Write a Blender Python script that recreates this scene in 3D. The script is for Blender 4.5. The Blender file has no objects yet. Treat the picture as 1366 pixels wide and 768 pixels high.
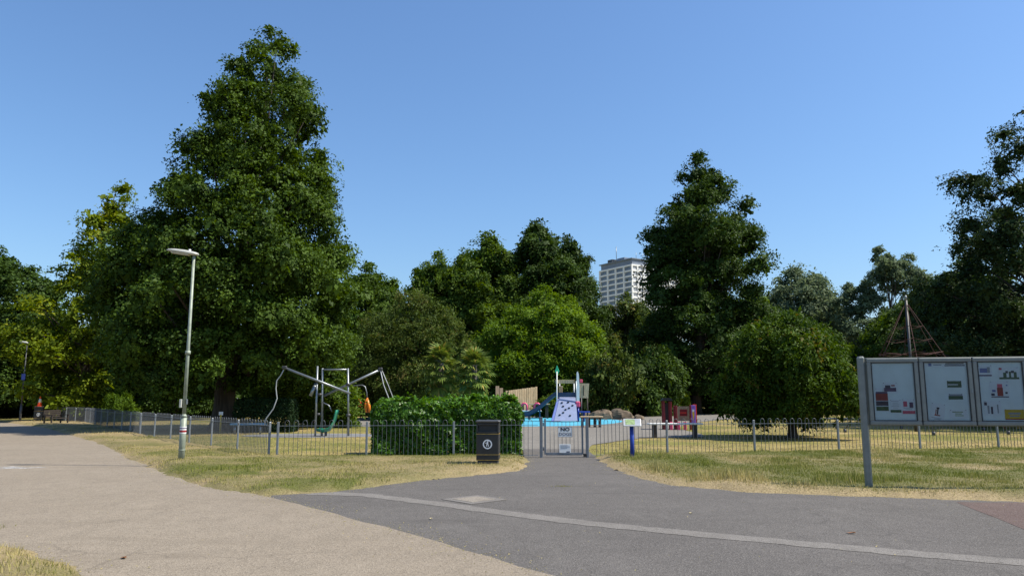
import bpy, math, random
import numpy as np
from mathutils import Vector, Matrix

# ------------------------------------------------------------------ camera, sky, sun, exposure
scene = bpy.context.scene
col = scene.collection
R = math.radians

cam_data = bpy.data.cameras.new('camera')
cam_data.sensor_width = 36.0
cam_data.lens = 26.35
cam_data.clip_start = 0.05
cam_data.clip_end = 4000
cam = bpy.data.objects.new('camera', cam_data)
col.objects.link(cam)
cam.location = (0, 0, 1.7)
cam.rotation_euler = (R(90 + 8.36), 0, 0)
scene.camera = cam

SUN_ELEV, SUN_AZ = 54.0, 97.0        # azimuth clockwise from +Y
world = bpy.data.worlds.new('World')
scene.world = world
world.use_nodes = True
wn = world.node_tree.nodes
sky = wn.new('ShaderNodeTexSky')
sky.sky_type = 'NISHITA'
sky.sun_disc = False
sky.sun_elevation = R(SUN_ELEV)
sky.sun_rotation = R(SUN_AZ)
sky.air_density = 1.3
sky.dust_density = 0.9
sky.ozone_density = 10.0
wn['Background'].inputs['Strength'].default_value = 0.115
world.node_tree.links.new(sky.outputs[0], wn['Background'].inputs['Color'])

sl = bpy.data.lights.new('sun', 'SUN')
sl.energy = 5.0
sl.angle = R(0.53)
sl.color = (1.0, 0.93, 0.80)
sun = bpy.data.objects.new('sun', sl)
col.objects.link(sun)
to_sun = Vector((math.cos(R(SUN_ELEV)) * math.sin(R(SUN_AZ)), math.cos(R(SUN_ELEV)) * math.cos(R(SUN_AZ)), math.sin(R(SUN_ELEV))))
sun.rotation_euler = to_sun.to_track_quat('Z', 'Y').to_euler()
sun.location = to_sun * 60

vs = scene.view_settings
vs.view_transform = 'Standard'
vs.look = 'None'
vs.exposure = 0.58
vs.gamma = 1.0
vs.use_curve_mapping = False

# ------------------------------------------------------------------ helpers
random.seed(7)
PI = math.pi


def vnoise(x, y, scale, seed=0):
    """smooth value noise 0..1 on arrays"""
    x = np.asarray(x, float) / scale + 917.3
    y = np.asarray(y, float) / scale + 431.7
    xi = np.floor(x).astype(np.int64)
    yi = np.floor(y).astype(np.int64)
    fx, fy = x - xi, y - yi
    fx = fx * fx * (3 - 2 * fx)
    fy = fy * fy * (3 - 2 * fy)

    def h(a, b):
        n = (a * 374761393 + b * 668265263 + seed * 974634777) & 0x7fffffff
        n = ((n ^ (n >> 13)) * 1274126177) & 0x7fffffff
        return ((n ^ (n >> 16)) & 0xffff) / 65535.0
    return (h(xi, yi) * (1 - fx) + h(xi + 1, yi) * fx) * (1 - fy) + (h(xi, yi + 1) * (1 - fx) + h(xi + 1, yi + 1) * fx) * fy


class MB:
    """collects shapes with a material index, then links them as one mesh object"""

    def __init__(self):
        self.v, self.f, self.m, self.s = [], [], [], []

    def add(self, verts, faces, mi=0, smooth=False):
        b = len(self.v)
        self.v += [tuple(p) for p in verts]
        self.f += [tuple(b + i for i in f) for f in faces]
        self.m += [mi] * len(faces)
        self.s += [smooth] * len(faces)
        return self

    def box(self, c, s, mi=0, rz=0.0, bev=0.0, rot=None):
        hx, hy, hz = s[0] / 2, s[1] / 2, s[2] / 2
        if bev <= 0:
            pts = [(x, y, z) for z in (-hz, hz) for x, y in ((-hx, -hy), (hx, -hy), (hx, hy), (-hx, hy))]
            fcs = [(3, 2, 1, 0), (4, 5, 6, 7), (0, 1, 5, 4), (1, 2, 6, 5), (2, 3, 7, 6), (3, 0, 4, 7)]
        else:
            b = min(bev, hx * .9, hy * .9, hz * .9)
            ring = lambda ix, iy, z: [(-hx + ix, -hy + iy + (b if ix == 0 else 0), z)]
            def loop(i, z):
                X, Y = hx - i, hy - i
                k = b
                return [(-X + k, -Y, z), (X - k, -Y, z), (X, -Y + k, z), (X, Y - k, z), (X - k, Y, z), (-X + k, Y, z), (-X, Y - k, z), (-X, -Y + k, z)]
            pts = loop(b * .6, -hz) + loop(0, -hz + b) + loop(0, hz - b) + loop(b * .6, hz)
            fcs = [tuple(range(7, -1, -1)), tuple(range(24, 32))]
            for L in range(3):
                for k in range(8):
                    fcs.append((L * 8 + k, L * 8 + (k + 1) % 8, L * 8 + 8 + (k + 1) % 8, L * 8 + 8 + k))
        M = rot if rot is not None else Matrix.Rotation(rz, 3, 'Z')
        C = Vector(c)
        return self.add([M @ Vector(p) + C for p in pts], fcs, mi)

    def tube(self, pts, rad, n=8, mi=0, caps=True, smooth=True, phase=0.0):
        pts = [Vector(p) for p in pts]
        k = len(pts)
        if not isinstance(rad, (list, tuple)):
            rad = [rad] * k
        vs_, fs = [], []
        prev = None
        for i, p in enumerate(pts):
            t = (pts[min(i + 1, k - 1)] - pts[max(i - 1, 0)]).normalized()
            if prev is None:
                a = Vector((1, 0, 0)) if abs(t.x) < .9 else Vector((0, 1, 0))
                u = (a - t * a.dot(t)).normalized()
            else:
                u = (prev - t * prev.dot(t)).normalized()
            prev = u
            w = t.cross(u)
            for j in range(n):
                a = 2 * PI * j / n + phase
                vs_.append(p + (u * math.cos(a) + w * math.sin(a)) * rad[i])
        for i in range(k - 1):
            for j in range(n):
                fs.append((i * n + j, i * n + (j + 1) % n, (i + 1) * n + (j + 1) % n, (i + 1) * n + j))
        self.add(vs_, fs, mi, smooth)
        if caps:
            b = len(self.v) - len(vs_)
            self.f += [tuple(b + j for j in range(n - 1, -1, -1)), tuple(b + (k - 1) * n + j for j in range(n))]
            self.m += [mi, mi]
            self.s += [False, False]
        return self

    def prism(self, outline, axis_from, axis_to, mi=0):
        """outline: list of 3d points (planar), extruded by vector axis_to-axis_from"""
        d = Vector(axis_to) - Vector(axis_from)
        n = len(outline)
        a = [Vector(p) for p in outline]
        self.add(a + [p + d for p in a], [tuple(range(n - 1, -1, -1)), tuple(range(n, 2 * n))] + [(i, (i + 1) % n, n + (i + 1) % n, n + i) for i in range(n)], mi)
        return self

    def mesh(self, name, mats):
        me = bpy.data.meshes.new(name)
        me.from_pydata(self.v, [], self.f)
        for m in (mats if isinstance(mats, (list, tuple)) else [mats]):
            me.materials.append(m)
        me.polygons.foreach_set('material_index', self.m)
        me.polygons.foreach_set('use_smooth', self.s)
        me.update()
        return me

    def build(self, name, mats, parent=None, loc=(0, 0, 0), rz=0.0):
        return link(name, self.mesh(name, mats), parent, loc, rz)


def link(name, me, parent=None, loc=(0, 0, 0), rz=0.0):
    o = bpy.data.objects.new(name, me)
    col.objects.link(o)
    o.location = loc
    o.rotation_euler = (0, 0, rz)
    if parent is not None:
        o.parent = parent
    return o


def tag(o, label, cat, group=None):
    o['label'] = label
    o['category'] = cat
    if group:
        o['group'] = group
    return o


def thing(name, label, cat, loc=(0, 0, 0), rz=0.0, group=None):
    return tag(link(name, None, None, loc, rz), label, cat, group)


def kind(o, k, label=None):
    o['kind'] = k
    if label:
        o['label'] = label
    return o


def copy_tree(o, parent=None):
    c = o.copy()
    col.objects.link(c)
    c.parent = parent
    for ch in list(o.children):
        copy_tree(ch, c)
    return c


def lettering(text, size, mat, parent, loc, rot, offset=0.0, align='CENTER', xs=1.0):
    cu = bpy.data.curves.new('lettering', 'FONT')
    cu.body = text
    cu.size = size
    cu.align_x = align
    cu.align_y = 'CENTER'
    cu.offset = offset
    cu.extrude = 0.0008
    cu.materials.append(mat)
    tmp = bpy.data.objects.new('lettering', cu)
    me = bpy.data.meshes.new_from_object(tmp)
    bpy.data.objects.remove(tmp)
    o = link('lettering', me)
    o.parent = parent
    o.location = loc
    o.rotation_euler = rot
    o.scale = (xs, 1, 1)
    return o


# ------------------------------------------------------------------ materials
def new_mat(name):
    m = bpy.data.materials.new(name)
    m.use_nodes = True
    nt = m.node_tree
    return m, nt, nt.nodes['Principled BSDF']


def mixcol(nt, fac, a, b):
    n = nt.nodes.new('ShaderNodeMix')
    n.data_type = 'RGBA'
    for i, s in ((6, a), (7, b)):
        if isinstance(s, tuple):
            n.inputs[i].default_value = (*s, 1)
        else:
            nt.links.new(s, n.inputs[i])
    if isinstance(fac, float):
        n.inputs[0].default_value = fac
    else:
        nt.links.new(fac, n.inputs[0])
    return n.outputs[2]


def noise(nt, scale, detail=3.0, rough=.55, coord='Object', stretch=None):
    tc = nt.nodes.new('ShaderNodeTexCoord')
    n = nt.nodes.new('ShaderNodeTexNoise')
    n.inputs['Scale'].default_value = scale
    n.inputs['Detail'].default_value = detail
    n.inputs['Roughness'].default_value = rough
    out = tc.outputs[coord]
    if stretch:
        mp = nt.nodes.new('ShaderNodeMapping')
        mp.inputs['Scale'].default_value = stretch
        nt.links.new(out, mp.inputs[0])
        out = mp.outputs[0]
    nt.links.new(out, n.inputs['Vector'])
    return n.outputs['Fac']


def ramp(nt, src, lo, hi, a=0.0, b=1.0):
    n = nt.nodes.new('ShaderNodeMapRange')
    n.interpolation_type = 'SMOOTHSTEP'
    for i, v in enumerate((lo, hi, a, b)):
        n.inputs[i + 1].default_value = v
    nt.links.new(src, n.inputs[0])
    return n.outputs[0]


def bump(nt, bsdf, src, strength, dist=.01):
    n = nt.nodes.new('ShaderNodeBump')
    n.inputs['Strength'].default_value = strength
    n.inputs['Distance'].default_value = dist
    nt.links.new(src, n.inputs['Height'])
    nt.links.new(n.outputs[0], bsdf.inputs['Normal'])


def plain(name, c, rough=.5, metal=0.0, var=.25, vs_=6.0, spec=.5, bumps=0.0):
    """paint / plastic / metal with a little mottling and dirt"""
    m, nt, b = new_mat(name)
    f = ramp(nt, noise(nt, vs_, 5.0, .6), .3, .75)
    d = tuple(x * (1 - var) for x in c)
    nt.links.new(mixcol(nt, f, d, c), b.inputs['Base Color'])
    b.inputs['Roughness'].default_value = rough
    b.inputs['Metallic'].default_value = metal
    b.inputs['Specular IOR Level'].default_value = spec
    if bumps:
        bump(nt, b, noise(nt, vs_ * 6, 4.0), bumps)
    return m


def wood(name, c, dark=.55, scale=3.0):
    m, nt, b = new_mat(name)
    f = ramp(nt, noise(nt, scale, 5.0, .6, stretch=(8, 8, .7)), .3, .7)
    nt.links.new(mixcol(nt, f, tuple(x * dark for x in c), c), b.inputs['Base Color'])
    b.inputs['Roughness'].default_value = .8
    bump(nt, b, f, .3)
    return m


def leafmat(name, dark, light, warm=None, rough=.6, trans=.3, spec=.12):
    """leaf colour varies leaf by leaf through the mesh attribute 'tint'"""
    m, nt, b = new_mat(name)
    at = nt.nodes.new('ShaderNodeAttribute')
    at.attribute_name = 'tint'
    c = mixcol(nt, at.outputs['Fac'], dark, light)
    if warm:
        c = mixcol(nt, ramp(nt, at.outputs['Fac'], .9, .99), c, warm)
    nt.links.new(c, b.inputs['Base Color'])
    b.inputs['Roughness'].default_value = rough
    b.inputs['Specular IOR Level'].default_value = spec
    t = nt.nodes.new('ShaderNodeBsdfTranslucent')
    hs = nt.nodes.new('ShaderNodeHueSaturation')
    hs.inputs['Saturation'].default_value = 1.15
    hs.inputs['Hue'].default_value = .485
    hs.inputs['Value'].default_value = 1.5
    nt.links.new(c, hs.inputs['Color'])
    nt.links.new(hs.outputs[0], t.inputs['Color'])
    mx = nt.nodes.new('ShaderNodeMixShader')
    mx.inputs[0].default_value = trans
    nt.links.new(b.outputs[0], mx.inputs[1])
    nt.links.new(t.outputs[0], mx.inputs[2])
    nt.links.new(mx.outputs[0], nt.nodes['Material Output'].inputs['Surface'])
    return m


M = {}
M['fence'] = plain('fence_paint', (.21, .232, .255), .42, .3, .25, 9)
M['fence_bar'] = plain('fence_bar_paint', (.11, .12, .135), .45, .25, .25, 9)
M['galv'] = plain('galvanised_steel', (.25, .275, .29), .38, .6, .3, 14)
M['gate'] = plain('gate_paint', (.17, .19, .215), .45, .2, .25, 9)
M['lamp_pole'] = plain('lamp_pole_paint', (.30, .34, .27), .5, .1, .3, 7)
M['lamp_head'] = plain('lamp_head_grey', (.48, .48, .43), .45, 0, .2, 10)
M['lamp_glass'] = plain('lamp_bowl', (.55, .53, .42), .25, 0, .2, 10)
M['black'] = plain('black_plastic', (.018, .018, .02), .38, 0, .3, 8)
M['dark_grey'] = plain('dark_grey', (.05, .052, .055), .5, 0, .3, 8)
M['mid_grey'] = plain('mid_grey', (.22, .22, .22), .6, 0, .3, 8)
M['gold'] = plain('gold_band', (.42, .28, .07), .4, .3, .3, 12)
M['white'] = plain('white_paint', (.78, .78, .76), .5, 0, .12, 10)
M['sign_black'] = plain('sign_black', (.02, .02, .02), .6)
M['blue'] = plain('blue_paint', (.012, .045, .33), .4, 0, .2, 10)
M['blue_dark'] = plain('slide_blue', (.012, .04, .10), .32, 0, .2, 5)
M['lavender'] = plain('climbing_wall_paint', (.23, .27, .42), .5, 0, .15, 5)
M['blue_side'] = plain('wall_side_blue', (.22, .27, .62), .5, 0, .2, 8)
M['orange'] = plain('orange_plastic', (.75, .22, .02), .4, 0, .2, 8)
M['red'] = plain('red_plastic', (.62, .035, .025), .4, 0, .2, 8)
M['pink'] = plain('pink_plastic', (.75, .08, .18), .45, 0, .2, 8)
M['green_pl'] = plain('green_plastic', (.02, .22, .13), .35, 0, .25, 8)
M['teal'] = plain('teal_paint', (.03, .12, .25), .45, 0, .2, 8)
M['flag'] = plain('flag_green', (.02, .42, .22), .6, 0, .2, 8)
M['maroon'] = plain('maroon_paint', (.20, .012, .018), .45, 0, .2, 8)
M['purple'] = plain('purple_panel', (.26, .13, .55), .5, 0, .15, 5)
M['yellow'] = plain('yellow_paint', (.70, .48, .05), .5, 0, .2, 8)
M['cone_o'] = plain('cone_orange', (.80, .10, .02), .45, 0, .15, 8)
M['timber'] = wood('pale_timber', (.52, .40, .24))
M['timber_warm'] = wood('warm_timber', (.60, .45, .27))  # slightly paler, warmer timber colour for some planks and boards
M['timber_grey'] = wood('weathered_timber', (.30, .22, .15))
M['timber_dark'] = wood('dark_timber', (.045, .034, .026))
M['bark'] = wood('bark', (.085, .065, .05), .4, 1.5)
M['bark_pale'] = wood('pale_bark', (.16, .135, .11), .5, 1.5)
M['rock'] = plain('rock', (.20, .155, .11), .9, 0, .6, 3, .2, .8)
M['rope'] = plain('red_rope', (.055, .012, .009), .8, 0, .3, 20)
M['rope_grey'] = plain('grey_rope', (.45, .47, .48), .6, .2, .3, 20)
M['board_frame'] = plain('board_aluminium', (.20, .215, .20), .42, .3, .2, 9)
M['board_back'] = plain('board_backing', (.74, .80, .79), .7, 0, .1, 4)
M['paper'] = plain('paper', (.72, .74, .76), .8, 0, .08, 6)
M['p_red'] = plain('print_red', (.30, .015, .02), .8)
M['p_navy'] = plain('print_navy', (.02, .022, .07), .8)
M['p_green'] = plain('print_green', (.01, .085, .045), .8)
M['p_pink'] = plain('print_pink', (.62, .09, .17), .8)
M['p_yellow'] = plain('print_yellow', (.62, .42, .04), .8)
M['p_grey'] = plain('print_grey', (.30, .33, .38), .8)
M['p_blue'] = plain('print_blue', (.13, .18, .42), .8)
M['p_purple'] = plain('print_purple', (.07, .035, .12), .8)
M['concrete'] = plain('tower_concrete', (.78, .78, .76), .8, 0, .1, .3)
M['tower_dark'] = plain('tower_plant_level', (.19, .23, .30), .6, 0, .2, .3)
M['tower_glass'] = plain('tower_glazing', (.16, .19, .24), .25, 0, .5, .35)
M['tower_blind'] = plain('tower_blinds', (.46, .48, .52), .35, 0, .45, .4)
M['tree_dark'] = leafmat('leaf_dark_green', (.022, .046, .008), (.080, .136, .015), trans=.22)
M['tree_deep'] = leafmat('leaf_deep_green', (.019, .040, .009), (.060, .106, .017), trans=.2)
M['tree_mid'] = leafmat('leaf_mid_green', (.034, .066, .011), (.105, .168, .020), trans=.3)
M['tree_bright'] = leafmat('leaf_bright_green', (.050, .102, .010), (.140, .225, .020), trans=.35)
M['tree_olive'] = leafmat('leaf_olive', (.034, .060, .012), (.098, .135, .026), (.15, .13, .04), trans=.25)
M['tree_yellow'] = leafmat('leaf_yellow_green', (.06, .10, .008), (.17, .22, .014), (.24, .25, .02), trans=.4)
M['tree_grey'] = leafmat('leaf_grey_green', (.075, .11, .06), (.165, .215, .115), trans=.3)
M['tree_chest'] = leafmat('leaf_chestnut', (.022, .052, .008), (.075, .13, .013), (.13, .11, .02), trans=.25)
M['tree_air'] = leafmat('leaf_airy_dark', (.018, .036, .012), (.05, .082, .025), trans=.18)
M['laurel'] = leafmat('leaf_laurel', (.028, .085, .008), (.105, .23, .018), rough=.4, trans=.22, spec=.35)
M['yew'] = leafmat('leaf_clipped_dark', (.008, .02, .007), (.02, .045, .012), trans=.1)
M['palm'] = leafmat('leaf_palm', (.055, .10, .018), (.17, .22, .045), (.34, .27, .07), trans=.25)
M['shrub_y'] = leafmat('leaf_lime_shrub', (.10, .16, .01), (.24, .30, .02), trans=.35)

# grass: 'tint' 0 = green, 1 = straw
def grassmat(name, lo, hi, trans):
    m, nt, b = new_mat(name)
    at = nt.nodes.new('ShaderNodeAttribute')
    at.attribute_name = 'tint'
    c = mixcol(nt, at.outputs['Fac'], lo, hi)
    b.inputs['Roughness'].default_value = .7
    b.inputs['Specular IOR Level'].default_value = .2
    if trans == 0:
        f = ramp(nt, noise(nt, 28, 6.0, .7), .25, .75)
        g = nt.nodes.new('ShaderNodeMix')
        g.data_type = 'RGBA'
        g.blend_type = 'MULTIPLY'
        g.inputs[0].default_value = 1.0
        nt.links.new(c, g.inputs[6])
        nt.links.new(mixcol(nt, f, (.45, .42, .38), (1.1, 1.1, 1.1)), g.inputs[7])
        c = g.outputs[2]
        bump(nt, b, noise(nt, 40, 5.0), 1.0, .02)
        nt.links.new(c, b.inputs['Base Color'])
    else:
        nt.links.new(c, b.inputs['Base Color'])
        t = nt.nodes.new('ShaderNodeBsdfTranslucent')
        nt.links.new(c, t.inputs['Color'])
        mx = nt.nodes.new('ShaderNodeMixShader')
        mx.inputs[0].default_value = trans
        nt.links.new(b.outputs[0], mx.inputs[1])
        nt.links.new(t.outputs[0], mx.inputs[2])
        nt.links.new(mx.outputs[0], nt.nodes['Material Output'].inputs['Surface'])
    return m


M['verge'] = grassmat('verge_soil_grass', (.115, .125, .028), (.33, .26, .14), 0)
M['blade'] = grassmat('grass_blade', (.175, .20, .03), (.46, .38, .165), .3)


def lawn_material():
    m, nt, b = new_mat('dry_lawn')
    big = ramp(nt, noise(nt, .16, 4.0, .6), .36, .66)
    mid = ramp(nt, noise(nt, 1.1, 5.0, .65), .3, .7)
    fine = ramp(nt, noise(nt, 14, 6.0, .7), .25, .8)
    dry = mixcol(nt, mid, (.30, .225, .095), (.40, .315, .155))
    grn = mixcol(nt, mid, (.13, .15, .035), (.24, .215, .07))
    c = mixcol(nt, big, grn, dry)
    g = nt.nodes.new('ShaderNodeMix')
    g.data_type = 'RGBA'
    g.blend_type = 'MULTIPLY'
    g.inputs[0].default_value = 1.0
    nt.links.new(c, g.inputs[6])
    nt.links.new(mixcol(nt, fine, (.6, .58, .5), (1.1, 1.1, 1.1)), g.inputs[7])
    nt.links.new(g.outputs[2], b.inputs['Base Color'])
    b.inputs['Roughness'].default_value = .9
    b.inputs['Specular IOR Level'].default_value = .1
    bump(nt, b, noise(nt, 20, 5.0), .8, .03)
    return m


def tarmac(name, c, patch, speck, sc=90.0, b_strength=.5, crack=.22, stain=.28):
    m, nt, b = new_mat(name)
    f = ramp(nt, noise(nt, .35, 5.0, .6), .32, .7)
    base = mixcol(nt, f, c, patch)
    f2 = ramp(nt, noise(nt, 3.0, 6.0, .7, stretch=(1, .6, 1)), .35, .75)
    base = mixcol(nt, f2, base, tuple((a + d) / 2 * .82 for a, d in zip(c, patch)))
    vor = nt.nodes.new('ShaderNodeTexVoronoi')
    vor.inputs['Scale'].default_value = sc
    tc = nt.nodes.new('ShaderNodeTexCoord')
    nt.links.new(tc.outputs['Object'], vor.inputs['Vector'])
    sep = nt.nodes.new('ShaderNodeSeparateColor')
    nt.links.new(vor.outputs['Color'], sep.inputs[0])
    base = mixcol(nt, ramp(nt, sep.outputs[0], .6, .97, 0, .7), base, speck)
    base = mixcol(nt, ramp(nt, sep.outputs[1], .72, .97, 0, .6), base, tuple(x * .4 for x in c))
    f3 = noise(nt, 26, 6.0, .75)
    base = mixcol(nt, ramp(nt, f3, .5, .8, 0, .45), base, tuple(x * .6 for x in c))
    # worn streaks, stains and hairline cracks
    f4 = ramp(nt, noise(nt, .9, 5.0, .6, stretch=(.35, 1.6, 1)), .52, .72, 0, .5)
    base = mixcol(nt, f4, base, tuple(x * .80 for x in c))
    f5 = ramp(nt, noise(nt, .55, 6.0, .7, stretch=(1.3, .5, 1)), .60, .70, 0, stain)
    base = mixcol(nt, f5, base, tuple(x * 1.35 for x in patch))
    if crack:
        cv = nt.nodes.new('ShaderNodeTexVoronoi')
        cv.feature = 'DISTANCE_TO_EDGE'
        cv.inputs['Scale'].default_value = .42
        wn_ = nt.nodes.new('ShaderNodeTexNoise')
        wn_.inputs['Scale'].default_value = 1.7
        wn_.inputs['Detail'].default_value = 5
        nt.links.new(tc.outputs['Object'], wn_.inputs['Vector'])
        va = nt.nodes.new('ShaderNodeVectorMath')
        va.operation = 'MULTIPLY_ADD'
        va.inputs[1].default_value = (.9, .9, 0)
        nt.links.new(wn_.outputs['Color'], va.inputs[0])
        nt.links.new(tc.outputs['Object'], va.inputs[2])
        nt.links.new(va.outputs[0], cv.inputs['Vector'])
        mk = ramp(nt, noise(nt, .3, 3.0), .48, .62)
        ck = ramp(nt, cv.outputs['Distance'], .003, .011, crack, 0.0)
        mm = nt.nodes.new('ShaderNodeMath')
        mm.operation = 'MULTIPLY'
        nt.links.new(mk, mm.inputs[0])
        nt.links.new(ck, mm.inputs[1])
        base = mixcol(nt, mm.outputs[0], base, tuple(x * .35 for x in c))
    nt.links.new(base, b.inputs['Base Color'])
    b.inputs['Roughness'].default_value = .88
    b.inputs['Specular IOR Level'].default_value = .25
    bump(nt, b, vor.outputs['Distance'], b_strength, .012)
    return m


M['lawn'] = lawn_material()
M['asphalt'] = tarmac('asphalt', (.094, .086, .079), (.122, .112, .103), (.18, .168, .155), 80)
M['beige'] = tarmac('beige_path', (.222, .184, .138), (.250, .210, .160), (.30, .258, .205), 70, .45, .3, .2)
M['band'] = tarmac('pale_asphalt', (.165, .152, .138), (.19, .176, .16), (.24, .225, .21), 90)
M['red_tar'] = tarmac('reddish_asphalt', (.105, .072, .063), (.122, .086, .075), (.17, .14, .13), 80)
M['play_tar'] = tarmac('playground_asphalt', (.165, .152, .134), (.205, .188, .164), (.24, .225, .20), 40)
M['pale_path'] = tarmac('gravel', (.40, .33, .26), (.46, .40, .32), (.5, .45, .4), 20)
M['edging'] = tarmac('concrete_edging', (.22, .19, .155), (.26, .23, .19), (.30, .28, .25), 60)
def worn(m, scale, lo, hi):
    nt = m.node_tree
    out = nt.nodes['Material Output']
    src = out.inputs['Surface'].links[0].from_socket
    tr = nt.nodes.new('ShaderNodeBsdfTransparent')
    mx = nt.nodes.new('ShaderNodeMixShader')
    nt.links.new(ramp(nt, noise(nt, scale, 8.0, .75), lo, hi), mx.inputs[0])
    nt.links.new(tr.outputs[0], mx.inputs[1])
    nt.links.new(src, mx.inputs[2])
    nt.links.new(mx.outputs[0], out.inputs['Surface'])


M['band_worn'] = tarmac('worn_pale_asphalt', (.165, .152, .138), (.19, .176, .16), (.24, .225, .21), 90)
worn(M['band_worn'], 5.0, .25, .42)
M['splash'] = tarmac('white_splash', (.42, .42, .41), (.5, .5, .5), (.55, .55, .55), 60)
worn(M['splash'], 2.2, .42, .66)


def pool_material():
    m, nt, b = new_mat('paddling_pool_paint')
    f = ramp(nt, noise(nt, .6, 5.0), .3, .7)
    nt.links.new(mixcol(nt, f, (.05, .30, .44), (.08, .38, .52)), b.inputs['Base Color'])
    b.inputs['Roughness'].default_value = .6
    return m


M['pool'] = pool_material()


def glass_material():
    m, nt, b = new_mat('pane_glass')
    nt.nodes.remove(b)
    tr = nt.nodes.new('ShaderNodeBsdfTransparent')
    tr.inputs[0].default_value = (.86, .90, .92, 1)
    gl = nt.nodes.new('ShaderNodeBsdfGlossy')
    gl.inputs['Roughness'].default_value = .04
    fr = nt.nodes.new('ShaderNodeFresnel')
    fr.inputs[0].default_value = 1.3
    mx = nt.nodes.new('ShaderNodeMixShader')
    nt.links.new(fr.outputs[0], mx.inputs[0])
    nt.links.new(tr.outputs[0], mx.inputs[1])
    nt.links.new(gl.outputs[0], mx.inputs[2])
    nt.links.new(mx.outputs[0], nt.nodes['Material Output'].inputs['Surface'])
    return m


M['glass'] = glass_material()

# ------------------------------------------------------------------ ground, paths, pool
BEIGE = np.array([(-62, 78), (-37.9, 56.3), (-27.5, 44.8), (-16.1, 29.7), (-9.12, 19.33), (-6.38, 15.48), (-4.4, 13.65), (-1.15, 9.69), (.41, 7.58), (2.4, 4.6), (6, -4), (-2.5, -4), (-3.6, 5.4), (-4.05, 7.4), (-4.5, 8.0), (-5.4, 8.6), (-6.6, 9.1), (-8.5, 9.9), (-14, 14), (-40, 42), (-75, 70)])
ASPH = np.array([(-4.4, 13.62), (-3.23, 14.26), (-1.94, 16.18), (-.6, 17.5), (.12, 18.15), (.32, 19.2), (.36, 22.4), (.36, 26), (2.5, 26), (2.48, 22.2), (2.5, 20.6), (2.55, 19.33), (2.73, 16.79), (3.21, 15.22), (4.6, 14.03), (6.3, 13.5), (8.57, 12.85), (14, 11.9), (30, 10), (30, -4), (6, -4), (2.4, 4.6), (.41, 7.58), (-1.15, 9.69)])


def poly_dist(px, py, P):
    """positive outside, negative inside"""
    px, py = np.asarray(px), np.asarray(py)
    d = np.full(px.shape, 1e9)
    ins = np.zeros(px.shape, bool)
    for i in range(len(P)):
        a, b = P[i], P[(i + 1) % len(P)]
        e = b - a
        t = np.clip(((px - a[0]) * e[0] + (py - a[1]) * e[1]) / (e @ e), 0, 1)
        d = np.minimum(d, np.hypot(px - a[0] - t * e[0], py - a[1] - t * e[1]))
        c = (a[1] > py) != (b[1] > py)
        with np.errstate(divide='ignore', invalid='ignore'):
            xx = a[0] + (py - a[1]) * e[0] / e[1]
        ins ^= c & (px < xx)
    return np.where(ins, -d, d)


def smooth_poly(P, step=.35, jit=.02, seed=1):
    """resample an outline and wobble it a little"""
    out = []
    rg = np.random.default_rng(seed)
    for i in range(len(P)):
        a, b = P[i], P[(i + 1) % len(P)]
        n = max(1, int(np.hypot(*(b - a)) / step))
        for k in range(n):
            p = a + (b - a) * k / n
            out.append((p[0] + rg.normal() * jit, p[1] + rg.normal() * jit))
    return np.array(out)


def sheet(name, P, z, mat, label=None, step=None, jit=.02, seed=1):
    import mathutils.geometry as mg
    P = np.array(P, float)
    if step:
        P = smooth_poly(P, step, jit, seed)
    tri = mg.tessellate_polygon([[Vector((x, y, 0)) for x, y in P]])
    me = bpy.data.meshes.new(name)
    fs = []
    for t in tri:
        a, b, c = (Vector((*P[i], 0)) for i in t)
        fs.append(t if (b - a).cross(c - a).z > 0 else (t[0], t[2], t[1]))
    me.from_pydata([(x, y, z) for x, y in P], [], fs)
    me.materials.append(mat)
    return kind(link(name, me), 'structure', label)


sheet('ground', [(-1500, -300), (1500, -300), (1500, 2500), (-1500, 2500)], -.03, M['lawn'])
ASPH_UNDER = np.vstack([ASPH[:-3], [(1.4, 4.2), (-.2, 7.2), (-1.75, 9.3), (-4.7, 12.9)]])
sheet('asphalt_path', ASPH_UNDER, 0, M['asphalt'], step=.5, jit=.012)
sheet('gravel_path', BEIGE, .004, M['beige'], step=.45, jit=.018, seed=2)
band_c = [(-3.6, 14.0), (-2.6, 13.72), (-1.1, 12.5), (-.1, 11.6), (.8, 10.85), (1.6, 10.3), (2.5, 9.75), (3.4, 9.22), (4.4, 8.65), (5.4, 8.15), (7.5, 7.1), (12, 5)]
up, dn = [], []
for i, (x, y) in enumerate(band_c):
    a, b = band_c[max(i - 1, 0)], band_c[min(i + 1, len(band_c) - 1)]
    t = Vector((b[0] - a[0], b[1] - a[1])).normalized()
    w = .185 if i > 0 else .26
    up.append((x - t.y * w, y + t.x * w))
    dn.append((x + t.y * w, y - t.x * w))
sheet('pale_asphalt_band', up + dn[::-1], .004, M['band_worn'], step=.12, jit=.016)
sheet('reddish_asphalt_patch', [(7.35, 12.78), (8.57, 12.75), (30, 9.6), (30, -2), (7.1, 9.0), (6.72, 10.2)], .003, M['red_tar'], step=.4, jit=.01)
mh = thing('manhole_patch', 'pale square patch around an inspection cover in the asphalt', 'manhole', (-.64, 13.1, .004), R(43))
MB().box((0, 0, .002), (.80, .80, .004)).build('surround', M['band'], mh)
MB().box((0, 0, .006), (.52, .52, .004)).build('cover', M['edging'], mh)
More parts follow.
